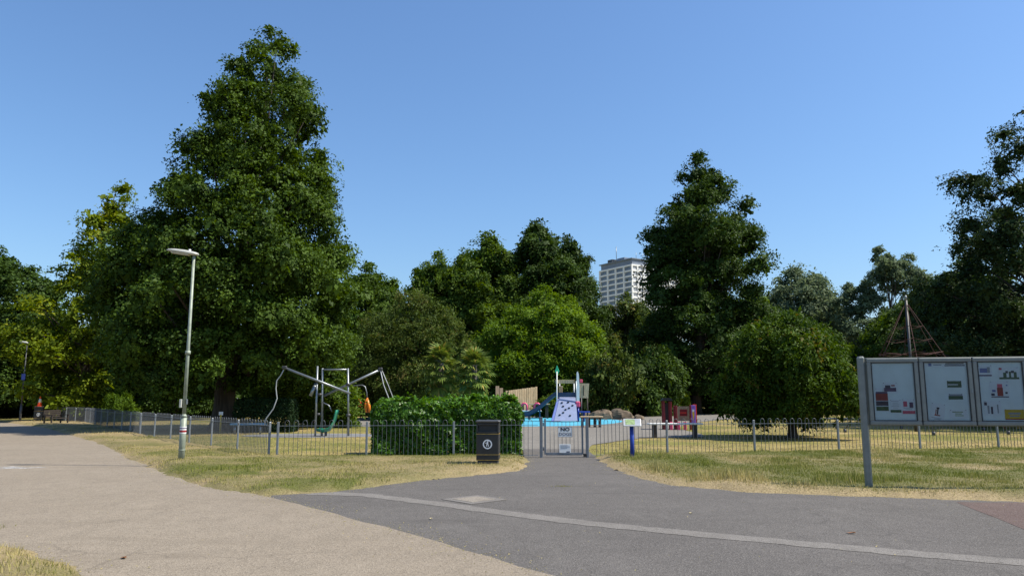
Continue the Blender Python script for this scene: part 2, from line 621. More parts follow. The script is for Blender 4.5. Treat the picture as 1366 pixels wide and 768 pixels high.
# playground surfaces
sheet('playground_asphalt', [(.2, 26), (2.6, 26), (3.0, 28.5), (4.6, 31.5), (5.6, 33.3), (8.6, 34.2), (9.2, 37), (9.5, 44), (12, 52), (17, 62), (30, 74), (14, 88), (-6, 88), (-16, 62), (-15, 52), (-12, 47), (-6, 46), (-3, 40), (-1, 33), (0, 29)], -.010, M['play_tar'], step=.6, jit=.03)
sheet('paddling_pool', [(1.5 + 6.9 * math.cos(a) + .5 * math.sin(2 * a), 58 + 11 * math.sin(a)) for a in np.linspace(0, 2 * PI, 60, endpoint=False)], -.004, M['pool'])
sheet('swing_safety_surface', [(-9.2 + 3.4 * math.cos(a), 35.8 + 1.9 * math.sin(a)) for a in np.linspace(0, 2 * PI, 40, endpoint=False)], -.018, M['mid_grey'])
sheet('park_path', [(14, 66), (90, 60), (90, 63), (14, 69)], -.016, M['pale_path'])
sheet('white_splash_stain', [(-12.35 + .65 * (1 + .3 * math.sin(5 * a)) * math.cos(a), 18.95 + .32 * (1 + .3 * math.cos(3 * a)) * math.sin(a)) for a in np.linspace(0, 2 * PI, 30, endpoint=False)], .007, M['splash'])

# ------------------------------------------------------------------ verge with real relief and blades
FENCE_LINE = [(-33.7, 56.3), (-28.7, 51.3), (-17.1, 35.0), (-6.75, 21.45), (.85, 22.2), (2.2, 22.25), (15.7, 24.7), (32, 27.8)]


def fence_y(x):
    return np.interp(x, [p[0] for p in FENCE_LINE], [p[1] for p in FENCE_LINE])


def dryness(x, y, d):
    n = .55 * vnoise(x, y, 2.4, 1) + .30 * vnoise(x, y, .8, 2) + .15 * vnoise(x, y, .25, 3)
    t = (n - .30) * 2.1
    right = (x > 2.4)
    near_edge = np.exp(-np.clip(d, 0, None) / .28)
    t = np.where(right, t * .75 - .02 + .55 * np.clip((vnoise(x, y, 1.6, 9) - .62) * 5, 0, 1), t * .9 + .26)
    t = t + np.where(right, .95, .15) * near_edge
    t = np.where((x < -6) & (x > -11) & (d < 2.2) & (d > .15), t - .22, t)
    t = np.where((x > -6) & (x < -3.0) & (y > 14) & (d < 1.4) & (vnoise(x, y, 1.2, 21) > .45), t - .45, t)
    return np.clip(t, 0, 1)


def verge_height(x, y, d):
    lump = .05 * vnoise(x, y, 1.3, 5) + .035 * vnoise(x, y, .35, 6)
    e = np.clip((d + .20 * (vnoise(x, y, .22, 8) - .5) + .15 * (vnoise(x, y, .9, 18) - .5)) / .30, -1, 1)
    e = np.sign(e) * np.abs(e) ** .8
    z = .012 + .05 * e + lump * np.clip(e, 0, 1)
    z = z + .07 * np.exp(-((x + 8.0) / 2.6) ** 2 - ((y - 19.6) / 2.0) ** 2) * np.clip(d / .7, 0, 1)
    back = np.clip((y - fence_y(x)) / .7, 0, 1)
    return z * (1 - back) - .06 * back


def make_verge():
    g = .11
    xs = np.arange(-36, 31, g)
    ys = np.arange(4.5, 58, g)
    X, Y = np.meshgrid(xs, ys)
    rng = np.random.default_rng(3)
    X = X + rng.uniform(-.03, .03, X.shape)
    Y = Y + rng.uniform(-.03, .03, Y.shape)
    D = np.minimum(poly_dist(X, Y, BEIGE), poly_dist(X, Y, ASPH))
    keep = (D > -.25) & ~((poly_dist(X, Y, BEIGE) < .4) & (poly_dist(X, Y, ASPH) < .4) & (Y < 13.3)) & (Y < fence_y(X) + .75) & ((Y < 30) | (X < -8)) & (np.abs(X) < 1.0 * Y + 1.5)
    Z = verge_height(X, Y, D)
    ny, nx = X.shape
    idx = np.arange(nx * ny).reshape(ny, nx)
    k = keep[:-1, :-1] & keep[1:, :-1] & keep[:-1, 1:] & keep[1:, 1:]
    q = np.stack([idx[:-1, :-1][k], idx[:-1, 1:][k], idx[1:, 1:][k], idx[1:, :-1][k]], 1)
    used = np.unique(q)
    remap = np.zeros(nx * ny, np.int64)
    remap[used] = np.arange(len(used))
    V = np.stack([X.ravel()[used], Y.ravel()[used], Z.ravel()[used]], 1)
    tint = dryness(X, Y, D).ravel()[used]
    me = np_mesh('grass_verge', V, remap[q], M['verge'])
    a = me.attributes.new('tint', 'FLOAT', 'POINT')
    a.data.foreach_set('value', tint.astype(np.float32))
    me.polygons.foreach_set('use_smooth', np.ones(len(q), bool))
    return kind(link('grass_verge', me), 'structure', 'mown and dry grass verge outside the railings')


def np_mesh(name, V, F, mat):
    """V (n,3), F (m,k) -> mesh, fast"""
    me = bpy.data.meshes.new(name)
    k = F.shape[1]
    me.vertices.add(len(V))
    me.vertices.foreach_set('co', np.ascontiguousarray(V, np.float32).ravel())
    me.loops.add(F.size)
    me.loops.foreach_set('vertex_index', np.ascontiguousarray(F, np.int32).ravel())
    me.polygons.add(len(F))
    me.polygons.foreach_set('loop_start', np.arange(0, F.size, k, dtype=np.int32))
    me.polygons.foreach_set('loop_total', np.full(len(F), k, np.int32))
    me.materials.append(mat)
    me.update(calc_edges=True)
    return me


def blades(name, x, y, z, h, tint, w=.006, seed=0, label=None, lean=.45):
    rng = np.random.default_rng(seed)
    n = len(x)
    a = rng.uniform(0, 2 * PI, n)
    ln = rng.uniform(.1, lean, n) * h
    b = rng.uniform(0, 2 * PI, n)
    base = np.stack([x, y, z], 1)
    dx = np.stack([np.cos(a) * w, np.sin(a) * w, np.zeros(n)], 1) * rng.uniform(.6, 1.5, n)[:, None]
    tip = base + np.stack([np.cos(b) * ln, np.sin(b) * ln, h], 1)
    V = np.stack([base - dx, base + dx, tip], 1).reshape(-1, 3)
    F = np.arange(3 * n).reshape(-1, 3)
    me = np_mesh(name, V, F, M['blade'])
    at = me.attributes.new('tint', 'FLOAT', 'FACE')
    at.data.foreach_set('value', np.clip(tint, 0, 1).astype(np.float32))
    o = link(name, me)
    o['kind'] = 'stuff'
    if label:
        o['label'] = label
        o['category'] = 'grass'
    return o


make_verge()


def scatter_verge(n, x0, x1, y0, y1, hscale, seed, w, name, label):
    rng = np.random.default_rng(seed)
    x = rng.uniform(x0, x1, n)
    y = rng.uniform(y0, y1, n)
    x += (vnoise(x, y, .2, 41) - .5) * .12
    D = np.minimum(poly_dist(x, y, BEIGE), poly_dist(x, y, ASPH))
    t = dryness(x, y, D)
    tall = np.clip((vnoise(x, y, .7, 12) - .45) * 3, 0, 1)
    ok = (D > .03) & (y < fence_y(x) + .35) & (rng.uniform(0, 1, n) < .35 + .65 * vnoise(x, y, .5, 13)) & (np.abs(x) < .75 * y + .6)
    # bare straw strip beside the asphalt on the right
    ok &= ~((x > 2.4) & (D < .22) & (rng.uniform(0, 1, n) < .75))
    x, y, D, t, tall = x[ok], y[ok], D[ok], t[ok], tall[ok]
    h = hscale * rng.uniform(.4, 1.1, len(x)) * (.55 + .9 * tall)
    edge_tall = (x > 3.2) & (D > .3) & (D < 1.6)
    h = np.where(edge_tall, h * (1.2 + 1.3 * tall), h)
    t2 = np.clip(t + rng.normal(0, .2, len(x)) + np.where(edge_tall & (rng.uniform(0, 1, len(x)) < .4), .45, 0), 0, 1)
    blades(name, x, y, verge_height(x, y, D) - .005, h, t2, w, seed, label)


scatter_verge(170000, 2.4, 18, 12.5, 25.2, .075, 5, .007, 'verge_grass', 'tufty green and straw grass on the verge beside the notice board')
scatter_verge(150000, -15, .5, 13.4, 26, .055, 6, .007, 'verge_grass', 'short dry grass on the verge around the lamp post and bin')
scatter_verge(16000, -34, -14, 24, 56, .08, 7, .013, 'verge_grass', 'grass on the shaded verge beside the far bench')


def corner_grass():
    rng = np.random.default_rng(8)
    n = 26000
    x = rng.uniform(-9, -3.4, n)
    y = rng.uniform(5.2, 9.8, n)
    D = poly_dist(x, y, BEIGE)
    ok = (D > .02) & (rng.uniform(0, 1, n) < .3 + .7 * vnoise(x, y, .3, 14))
    x, y, D = x[ok], y[ok], D[ok]
    t = np.clip(dryness(x, y, D) * .9 + .22 * rng.normal(0, 1, len(x)), 0, 1)
    h = rng.uniform(.025, .075, len(x)) * (.6 + .8 * vnoise(x, y, .4, 15))
    blades('verge_grass', x, y, verge_height(x, y, D) - .005, h, t, .004, 9, 'straw-coloured grass tuft at the corner of the beige gravel path', .8)


corner_grass()


def lawn_tufts():
    rng = np.random.default_rng(18)
    n = 120000
    y = 21 + 34 * rng.uniform(0, 1, n) ** 1.6
    x = rng.uniform(-.72, .72, n) * y
    ok = (y > fence_y(x) + .2) & (vnoise(x, y, .9, 31) > .38) & (poly_dist(x, y, ASPH) > .05)
    pl = np.array([(.2, 26), (2.6, 26), (3.0, 28.5), (4.6, 31.5), (5.6, 33.3), (8.6, 34.2), (9.2, 37), (9.5, 44), (12, 52), (17, 62), (-16, 62), (-15, 52), (-12, 47), (-6, 46), (-3, 40), (-1, 33), (0, 29)])
    ok &= poly_dist(x, y, pl) > .1
    ok &= ~((((x + 9.2) / 3.4) ** 2 + ((y - 35.8) / 1.9) ** 2) < 1)
    x, y = x[ok], y[ok]
    t = np.clip(.62 + .9 * (vnoise(x, y, 3.5, 33) - .5) + rng.normal(0, .2, len(x)), 0, 1)
    blades('lawn_grass', x, y, np.full(len(x), -.032), rng.uniform(.02, .05, len(x)), t, .012, 19, 'short sun-dried lawn grass inside the railings')


lawn_tufts()

def clippings(n, x0, x1, y0, y1, seed, label, reach):
    rng = np.random.default_rng(seed)
    x, y = rng.uniform(x0, x1, n), rng.uniform(y0, y1, n)
    db, da = poly_dist(x, y, BEIGE), poly_dist(x, y, ASPH)
    d = np.minimum(db, da)
    ok = (d < 0) & (rng.uniform(0, 1, n) < np.exp(d / reach) * (.15 + vnoise(x, y, .8, seed)) + .004)
    x, y = x[ok], y[ok]
    blades('grass_clippings', x, y, np.full(len(x), .008), rng.uniform(.004, .014, len(x)), np.clip(rng.normal(.75, .25, len(x)), 0, 1), .006, seed, label, 4.0)


clippings(160000, -14, 9.5, 7, 22.5, 71, 'dry grass clippings and grit blown onto the path edges', .16)

# fallen leaves and grit on the path
def litter_leaf(loc, c, s, label):
    mb = MB()
    n = 7
    pts = [(0, 0, .006)]
    for i in range(n):
        a = 2 * PI * i / n
        r = s * (.5 + .5 * abs(math.cos(a / 2)))
        pts.append((math.cos(a) * r, .55 * math.sin(a) * r, .004 + random.uniform(0, .35) * s))
    mb.add(pts, [(0, 1 + i, 1 + (i + 1) % n) for i in range(n)])
    o = mb.build('fallen_leaf', M[c], None, loc, random.uniform(0, 6))
    tag(o, label, 'leaf')


M['leaf_brown'] = plain('dead_leaf', (.22, .09, .03), .8)
M['leaf_straw'] = plain('straw_leaf', (.45, .38, .2), .8)
litter_leaf((4.32, 9.87, .006), 'leaf_brown', .075, 'curled brown fallen leaf on the dark asphalt')
litter_leaf((2.67, 11.55, .006), 'leaf_straw', .055, 'pale straw fallen leaf on the dark asphalt')
litter_leaf((-1.15, 11.0, .006), 'leaf_straw', .04, 'small pale leaf beside the pale asphalt band')
litter_leaf((-4.15, 8.35, .008), 'leaf_brown', .06, 'reddish dead leaf beside the corner grass tuft')


def weed(loc, n, h, spread, label, seed):
    rng = np.random.default_rng(seed)
    x = loc[0] + rng.normal(0, spread[0], n)
    y = loc[1] + rng.normal(0, spread[1], n)
    o = blades('weed_tuft', x, y, np.full(n, .004), rng.uniform(.3, 1, n) * h, rng.uniform(0, .6, n), .004, seed, None, .9)
    o['label'] = label


weed((-6.75, 9.85), 120, .09, (.05, .28), 'thin line of green weeds growing through the beige gravel path', 51)
weed((.98, 15.0), 90, .03, (.13, .06), 'flat green weed tuft growing in the asphalt before the gate', 52)

# ------------------------------------------------------------------ foliage
def leaf_mesh(name, blobs, n, size, mat, seed, up=.35, jitter=.42, aspect=.62, droop=0.0, shell=(.72, 1.05), tint_sd=.22, spread=1.25):
    """many folded leaf quads spread over flattened clumps. blobs: (k,5) x y z r flat"""
    rng = np.random.default_rng(seed)
    B = np.asarray(blobs, float)
    wgt = B[:, 3] ** 2
    per = 16
    ns = max(8, n // per)
    # sprigs: little sprays of leaves on the shell of each clump
    sp = rng.choice(len(B), ns, p=wgt / wgt.sum())
    d = rng.normal(size=(ns, 3))
    d[:, 2] += .22
    d /= np.linalg.norm(d, axis=1)[:, None]
    rr = rng.uniform(*shell, ns) * B[sp, 3]
    ph = sp * 1.7
    rr *= 1 + .20 * np.sin(5 * d[:, 0] + ph) * np.sin(5 * d[:, 1] + 2 * ph) + .13 * np.sin(9 * d[:, 2] + 3 * ph + 4 * d[:, 0])
    core = rng.uniform(0, 1, ns) < .2
    rr = np.where(core, rr * rng.uniform(.15, .8, ns), rr)
    SPt = B[sp, :3] + d * rr[:, None] * np.stack([np.ones(ns), np.ones(ns), B[sp, 4]], 1)
    SN = d * .8 + np.array([0, 0, up]) + rng.normal(size=(ns, 3)) * .38
    SN /= np.linalg.norm(SN, axis=1)[:, None]
    stint = rng.normal(0, tint_sd * .7, ns)
    pick_s = rng.integers(0, ns, n)
    pick = sp[pick_s]
    d = d[pick_s]
    off = rng.normal(size=(n, 3)) * size * spread
    sn = SN[pick_s]
    off -= sn * (off * sn).sum(1)[:, None] * .55
    P = SPt[pick_s] + off
    P[:, 2] -= .25 * np.linalg.norm(off, axis=1)
    N = sn + rng.normal(size=(n, 3)) * jitter
    N /= np.linalg.norm(N, axis=1)[:, None]
    T = rng.normal(size=(n, 3)) * .6 + off / (size * spread) * .8 + d * .3
    T[:, 2] -= droop
    T -= N * (T * N).sum(1)[:, None]
    T /= np.linalg.norm(T, axis=1)[:, None] + 1e-9
    S = np.cross(N, T)
    s = size * rng.uniform(.55, 1.4, n)[:, None] * np.where(core[pick_s], 2.3, 1.0)[:, None]
    fold = N * s * .14
    base = P - T * s * .5
    tip = P + T * s * .5 - fold * .6
    l = P - S * s * .5 * aspect + fold
    r = P + S * s * .5 * aspect + fold
    V = np.stack([base, r, tip, l], 1).reshape(-1, 3)
    F = np.arange(4 * n).reshape(-1, 4)
    V[:, 2] = np.maximum(V[:, 2], .02)
    me = np_mesh(name, V, F, mat)
    clump_t = rng.uniform(.25, .75, len(B))
    tint = np.clip(clump_t[pick] + stint[pick_s] + rng.normal(0, tint_sd * .7, n), 0, 1)
    a = me.attributes.new('tint', 'FLOAT', 'FACE')
    a.data.foreach_set('value', tint.astype(np.float32))
    return me


def crown_blobs(seed, n, prof, br, flat=.62, axis=None, lobes=.16, inner=.45, droop=0.0):
    """clump centres under an outline prof [(z, r)]; the outline is uneven round the trunk"""
    rng = np.random.default_rng(seed)
    z = np.array([p[0] for p in prof], float)
    r = np.array([p[1] for p in prof], float)
    zz = np.linspace(z[0], z[-1], 200)
    rz = np.interp(zz, z, r)
    w = rz ** 1.25 + .6
    Z = rng.choice(zz, n, p=w / w.sum()) + rng.uniform(-.2, .2, n)
    A = np.arange(n) * 2.399963 + rng.uniform(-.5, .5, n)
    Rr = np.interp(Z, z, r)
    ph = rng.uniform(0, 6, 6)
    Rr = Rr * (1 + lobes * np.sin(3 * A + ph[0] + Z * .5) + lobes * .8 * np.sin(5 * A + ph[1] - Z * .9) + lobes * .6 * np.sin(Z * 1.9 + ph[2] + 2 * A))
    b = rng.uniform(br[0], br[1], n) * np.clip(.45 + Rr / max(r) * .75, .45, 1.1)
    rad = np.maximum(Rr - b * .75, 0) * np.where(rng.uniform(0, 1, n) < inner, np.sqrt(rng.uniform(.05, 1, n)), rng.uniform(.88, 1.06, n))
    X, Y = np.cos(A) * rad, np.sin(A) * rad
    Z = Z - droop * rad
    if axis is not None:
        X = X + np.interp(Z, axis[0], axis[1])
    return np.stack([X, Y, Z, b, rng.uniform(flat * .85, flat * 1.2, n)], 1)


def trunk_mesh(name, blobs, h, r0, mat, seed, limbs=26, bend=.3, axis=None, split=.25, lr=.32):
    """tapered trunk with flare, and limbs that run out to the leaf clumps"""
    rng = np.random.default_rng(seed)
    mb = MB()
    zs = [0, .02, .06, .15, .3, .45, .6, .75, .9, 1.0]
    ax = lambda z: float(np.interp(z, axis[0], axis[1])) if axis is not None else 0.0
    px, py = rng.uniform(0, 6, 2)
    pt = lambda t: Vector((ax(t * h) + bend * math.sin(px + 4 * t) * t, bend * math.sin(py + 5 * t) * t, t * h))
    rad = [r0 * 1.7, r0 * 1.3, r0 * 1.08, r0, r0 * .86, r0 * .68, r0 * .5, r0 * .34, r0 * .18, r0 * .05]
    mb.tube([pt(t) for t in zs], rad, 10)
    B = np.asarray(blobs)
    pick = rng.choice(len(B), min(limbs, len(B)), replace=False)
    for i in pick:
        e = Vector(B[i, :3])
        t0 = max(.10, min(.92, (e.z / h) * rng.uniform(.55, .8)))
        s = pt(t0)
        rr = r0 * lr * (1 - t0 * .75)
        mid = s.lerp(e, .5) + Vector((rng.uniform(-.3, .3), rng.uniform(-.3, .3), -.06 * (e - s).length))
        mb.tube([s, s.lerp(mid, .5), mid, e.lerp(mid, .35), e], [rr, rr * .85, rr * .65, rr * .42, rr * .15], 5)
    return mb.mesh(name, mat)


def tree(name, label, loc, crown, trunk, group=None, rz=0.0, sc=(1, 1, 1), mat=None):
    t = thing(name, label, 'tree', loc, rz, group)
    t.scale = sc
    link('trunk', trunk, t)
    c = link('crown', crown, t)
    if mat is not None:
        c.material_slots[0].link = 'OBJECT'
        c.material_slots[0].material = mat
    return t


# the tall broad cone-shaped tree
ax1 = ((0, 7, 22), (0, .1, 1.6))
pf1 = [(2.4, 4.8), (3.6, 6.4), (5.8, 7.1), (8, 7.1), (10, 6.7), (12.2, 5.7), (14.3, 4.7), (16.5, 4.2), (18.7, 3.6), (21, 2.5), (22.6, 1.5), (23.6, .5)]
b1 = crown_blobs(11, 480, pf1, (.75, 1.6), .58, ax1, .07, .40, .06)
c1 = leaf_mesh('crown', b1, 260000, .15, M['tree_dark'], 12, up=.45, aspect=.7)
t1 = trunk_mesh('trunk', b1, 20.5, .55, M['bark'], 13, 60, .3, ax1)
tree('lime_tree', 'tallest broad dark green cone-shaped tree behind the railings and lamp post', (-16.0, 42.2, -.03), c1, t1)

# the dark, ragged tree by the red playhouse
ax2 = ((0, 10, 17, 30), (0, 1.3, 2.2, 1.5))
pf2 = [(3.2, 5.5), (7, 7.2), (11, 7.0), (14, 6.2), (17, 6.1), (20, 6.4), (22, 5.8), (24, 4.3), (26.5, 3.5), (28.5, 1.8), (30.2, .4)]
b2 = crown_blobs(21, 270, pf2, (.95, 2.1), .6, ax2, .22, .35, .05)
c2 = leaf_mesh('crown', b2, 130000, .25, M['tree_deep'], 22, up=.4, aspect=.7)
t2 = trunk_mesh('trunk', b2, 29, .62, M['bark'], 23, 50, .5, ax2)
tree('alder_tree', 'tall ragged dark tree rising behind the red playhouse', (20.4, 85, -.03), c2, t2)

# the low round tree on the lawn
pf3 = [(.95, 2.1), (1.25, 2.65), (1.9, 2.9), (2.6, 2.95), (3.5, 2.7), (4.3, 2.2), (5.0, 1.45), (5.55, .4)]
b3 = crown_blobs(31, 300, pf3, (.34, .68), .6, None, .12, .35, .03)
c3 = leaf_mesh('crown', b3, 80000, .13, M['tree_chest'], 32, up=.35, aspect=.42, droop=.8, jitter=.5)
t3 = trunk_mesh('trunk', b3, 4.2, .19, M['bark'], 33, 34, .1)
tree('round_tree', 'low round-crowned tree with short trunk on the lawn inside the railings', (12.36, 33.6, -.03), c3, t3)

# rounded olive-green tree behind the palms
pf4 = [(.5, 4.0), (2, 4.9), (4.5, 5.3), (6.5, 4.9), (8.2, 3.8), (9.6, 2.3), (10.7, .6)]
b4 = crown_blobs(41, 230, pf4, (.7, 1.35), .75, None, .07, .35, .03)
c4 = leaf_mesh('crown', b4, 90000, .17, M['tree_olive'], 42, up=.2, aspect=.4, droop=1.2, jitter=.65)
t4 = trunk_mesh('trunk', b4, 8.5, .35, M['bark'], 43, 30, .3)
tree('hawthorn_tree', 'rounded olive-green tree directly behind the two palms', (-8.4, 63, -.03), c4, t4)

# bright green rounded tree behind the timber fence
pf5 = [(1.0, 4.6), (3, 6.3), (5.5, 7.1), (8, 6.6), (10, 5.2), (11.8, 3.3), (13.2, .7)]
b5 = crown_blobs(51, 260, pf5, (.8, 1.6), .62, None, .08, .35, .06)
c5 = leaf_mesh('crown', b5, 110000, .22, M['tree_bright'], 52, up=.45, aspect=.62)
t5 = trunk_mesh('trunk', b5, 11, .45, M['bark'], 53, 36, .3)
tree('maple_tree', 'bright green rounded tree rising behind the timber palisade fence', (3.5, 79, -.03), c5, t5)

# tall background broadleaf, copied
pf6 = [(1.5, 4.5), (5, 6.4), (10, 7.0), (15, 6.6), (19, 5.4), (22.5, 3.6), (25, 1.9), (26.6, .4)]
b6 = crown_blobs(61, 260, pf6, (1.0, 2.0), .6, None, .16, .3, .04)
c6 = leaf_mesh('crown', b6, 100000, .31, M['tree_mid'], 62, up=.4, aspect=.7)
t6 = trunk_mesh('trunk', b6, 25, .5, M['bark'], 63, 36, .5)
pf7 = [(1.5, 4.5), (4, 6.6), (7.5, 7.6), (11, 7.0), (14, 5.4), (16.5, 3.2), (18, .6)]
b7 = crown_blobs(71, 220, pf7, (1.0, 1.9), .62, None, .13, .3, .04)
c7 = leaf_mesh('crown', b7, 90000, .28, M['tree_mid'], 72, up=.4, aspect=.7)
t7 = trunk_mesh('trunk', b7, 16.5, .5, M['bark'], 73, 36, .5)
G_BACK = 'trees closing the back of the park'
for (x, y, cm, h, w, mat, rz, label) in [
    (3.6, 108, 6, 27.6, 1.15, 'tree_deep', .4, 'tallest dark tree peaking above the bright green maple'),
    (8.6, 112, 6, 26.2, .82, 'tree_deep', 2.1, 'tall dark tree nearest the office tower'),
    (-3.4, 106, 6, 25.4, 1.05, 'tree_mid', 1.2, 'tall mid green tree left of the darkest peak above the maple'),
    (-10.4, 104, 7, 21.6, .85, 'tree_mid', 3.0, 'narrow mid green tree showing above the olive-green tree'),
    (-7.0, 112, 6, 24.0, .95, 'tree_mid', 4.7, 'mid green tree filling between the two tall trees above the maple'),
    (-19.0, 98, 7, 19.0, .95, 'tree_dark', .3, 'dark tree top showing between the tallest tree and the olive-green tree'),
    (17.8, 116, 7, 17.6, .95, 'tree_olive', 4.4, 'dull olive tree in front of the office tower foot'),
    (32.0, 102, 7, 16.5, .85, 'tree_mid', 5.2, 'mid green tree between the ragged dark tree and the grey-green willow'),
    (52.5, 96, 7, 12.5, .8, 'tree_deep', 2.6, 'low dark tree below the thin open-crowned tree'),
    (-46.5, 66, 7, 15.0, .95, 'tree_deep', 1.0, 'dark rounded tree beyond the far street lamp and traffic cone'),
    (-57.0, 70, 7, 15.6, .9, 'tree_deep', 3.3, 'dark tree at the far end of the beige path'),
    (-27.5, 62, 7, 12.0, .6, 'tree_deep', 2.2, 'dark tree between the yellow-green tree and the tallest tree'),
    (38.0, 62, 7, 13.0, .8, 'tree_deep', 5.6, 'dense dark tree behind the rope climbing net'),
    (44.0, 84, 7, 12.0, .75, 'tree_mid', 1.7, 'mid green tree behind the thin grey lamp post'),
    (46.5, 58, 7, 14.0, .9, 'tree_deep', .9, 'dense dark tree behind the notice board end'),
]:
    crown, trunk, h0 = (c6, t6, 26.6) if cm == 6 else (c7, t7, 18.0)
    tree('background_tree', label, (x, y, -.03), crown, trunk, G_BACK, rz, (w, w, h / h0), M[mat])

# yellow-green open tree at the left
pf8 = [(1.5, 3.0), (4, 4.4), (7, 4.7), (10, 3.9), (12.5, 3.0), (15, 2.2), (17.3, 1.4), (18.8, .4)]
b8 = crown_blobs(81, 170, pf8, (.7, 1.4), .55, ((0, 19), (-.8, 1.6)), .22, .35, .05)
c8 = leaf_mesh('crown', b8, 42000, .22, M['tree_yellow'], 82, up=.6, aspect=.6)
t8 = trunk_mesh('trunk', b8, 18, .3, M['bark'], 83, 46, .5, ((0, 19), (-.8, 1.6)))
tree('acacia_tree', 'yellow-green open-crowned tree left of the tallest tree', (-32.6, 58, -.03), c8, t8)

# grey-green willow
pf9 = [(2, 6.0), (6, 7.6), (11, 8.0), (15, 7.0), (18.5, 5.0), (21, 2.8), (22.6, .8)]
b9 = crown_blobs(91, 210, pf9, (1.3, 2.4), .8, None, .08, .3, .02)
c9 = leaf_mesh('crown', b9, 75000, .42, M['tree_grey'], 92, up=.3, aspect=.5, droop=1.0)
t9 = trunk_mesh('trunk', b9, 20, .55, M['bark'], 93, 24, .5)
tree('willow_tree', 'soft grey-green willow with a domed crown beyond the round tree', (46.0, 118, -.03), c9, t9)

# thin open-crowned tree with visible limbs
rg = np.random.default_rng(101)
b10 = np.array([(x, rg.uniform(-2.5, 2.5), z, r, .62) for x, z, r in [(-5.2, 16.5, 1.6), (-4.2, 14.6, 1.6), (-5.6, 14.0, 1.2), (-3.2, 18, 1.3), (-1.2, 20.4, 1.7), (.4, 22, 1.5), (1.6, 21, 1.6), (2.6, 19.4, 1.3), (0, 19, 1.4), (4.4, 18.6, 1.2), (5.3, 17, 1.1), (4.2, 15.6, 1.0), (-2.6, 16, 1.2), (-5.0, 12, 1.6), (-3.2, 11, 1.6), (1.0, 17.4, .9), (-4.0, 9, 2.0), (3.5, 11, 1.6), (0, 9, 2.0), (4.4, 8, 2), (-1, 6, 2.4), (2.5, 6, 2.2), (5.2, 13.4, .9)]])
sub = [b10]
for k in range(6):
    q = b10.copy()
    q[:, :3] += rg.normal(0, 1, (len(q), 3)) * q[:, 3:4] * np.array([.75, .6, .6])
    q[:, 3] *= rg.uniform(.35, .6, len(q))
    sub.append(q)
b10[:, 3] *= .7
b10x = np.vstack(sub)
c10 = leaf_mesh('crown', b10x, 60000, .27, M['tree_grey'], 102, up=.4, aspect=.6)
t10 = trunk_mesh('trunk', b10x, 19, .42, M['bark'], 103, 60, .6, None, lr=.34)
tree('poplar_tree', 'thin open-crowned tree with bare limbs showing against the sky', (54.6, 107, -.03), c10, t10)

# big airy dark tree at the right edge
pf11 = [(1.5, 7.0), (4, 8.6), (7, 8.8), (9.5, 8.0), (12, 6.9), (15, 5.6), (17.5, 4.2), (19.6, 2.6), (21.2, .8)]
b11 = crown_blobs(111, 560, pf11, (.7, 1.5), .5, None, .13, .5, .0)
c11 = leaf_mesh('crown', b11, 150000, .18, M['tree_air'], 112, up=.5, aspect=.5, shell=(.3, 1.1))
t11 = trunk_mesh('trunk', b11, 20, .5, M['bark'], 113, 120, .4)
tree('ash_tree', 'large airy dark tree overhanging the rope net behind the notice board', (34.6, 46, -.03), c11, t11)

# understorey bushes
def bush_mesh(seed, h, r, n, size, mat, nb=46, flat=.75):
    pf = [(.15, r * .8), (h * .3, r), (h * .6, r * .85), (h * .85, r * .5), (h, r * .12)]
    b = crown_blobs(seed, nb, pf, (r * .2, r * .38), flat, None, .16, .4)
    return leaf_mesh('foliage', b, n, size, mat, seed + 1, up=.4, aspect=.6), b


bf, bb = bush_mesh(121, 5.0, 3.6, 15000, .26, M['tree_deep'])
bt = trunk_mesh('stems', bb, 4.0, .14, M['bark'], 122, 22, .3)


def bush(label, loc, sc, mat=None, rz=0.0, group=None, name='bush', f=None):
    t = thing(name, label, 'bush', loc, rz, group)
    t.scale = sc
    link('stem', bt, t)
    c = link('foliage', f or bf, t)
    if mat is not None:
        c.material_slots[0].link = 'OBJECT'
        c.material_slots[0].material = mat
    return t


rg = random.Random(4)
for i, x in enumerate([-68, -62, -54, -49, -42, -37, -31, -24, -20.5, -15.5, -10, -4, 1.5, 8, 12.5, 17, 24, 28.5, 33, 38, 44, 50, 57, 63, 70]):
    y = 72 + 9 * rg.random() + (10 if x > 0 else 0) + (6 if -6 < x < 12 else 0)
    if x > 40:
        y = 72 + 6 * rg.random()
    if x < -20:
        y = 70 + 7 * rg.random()
    s = .8 + .5 * rg.random()
    bush('dark understorey bush growing below the trees at the back', (x, y, -.03), (s * 1.15, s, s * (.8 + .35 * rg.random())), None, rg.random() * 6, 'understorey bushes at the back of the park')
bush('weeping olive shrub drooping behind the play tower', (9.6, 72, -.03), (.85, .8, 1.35), M['tree_olive'], 1.1)
bush('dark shady bush left of the ragged tree trunk', (14.2, 76, -.03), (1.1, 1, 1.35), None, 2.0)
bush('small lime-green shrub behind the red playhouse', (17.7, 80, -.03), (.38, .38, .55), M['shrub_y'], .5)
bush('low green shrub behind the play tower slide', (3.6, 68, -.03), (.42, .42, .42), M['tree_mid'], .9)
bush('leafy green bush beside the swing frame', (-11.0, 46.5, -.03), (.62, .5, .60), M['tree_mid'], 2.9)
bush('sunlit green sapling below the tallest tree', (-29.6, 57, -.03), (.32, .32, .5), M['tree_bright'], 4.1)
bush('low dark bush behind the far litter bin', (-35.0, 61, -.03), (.6, .5, .42), M['tree_mid'], .2)

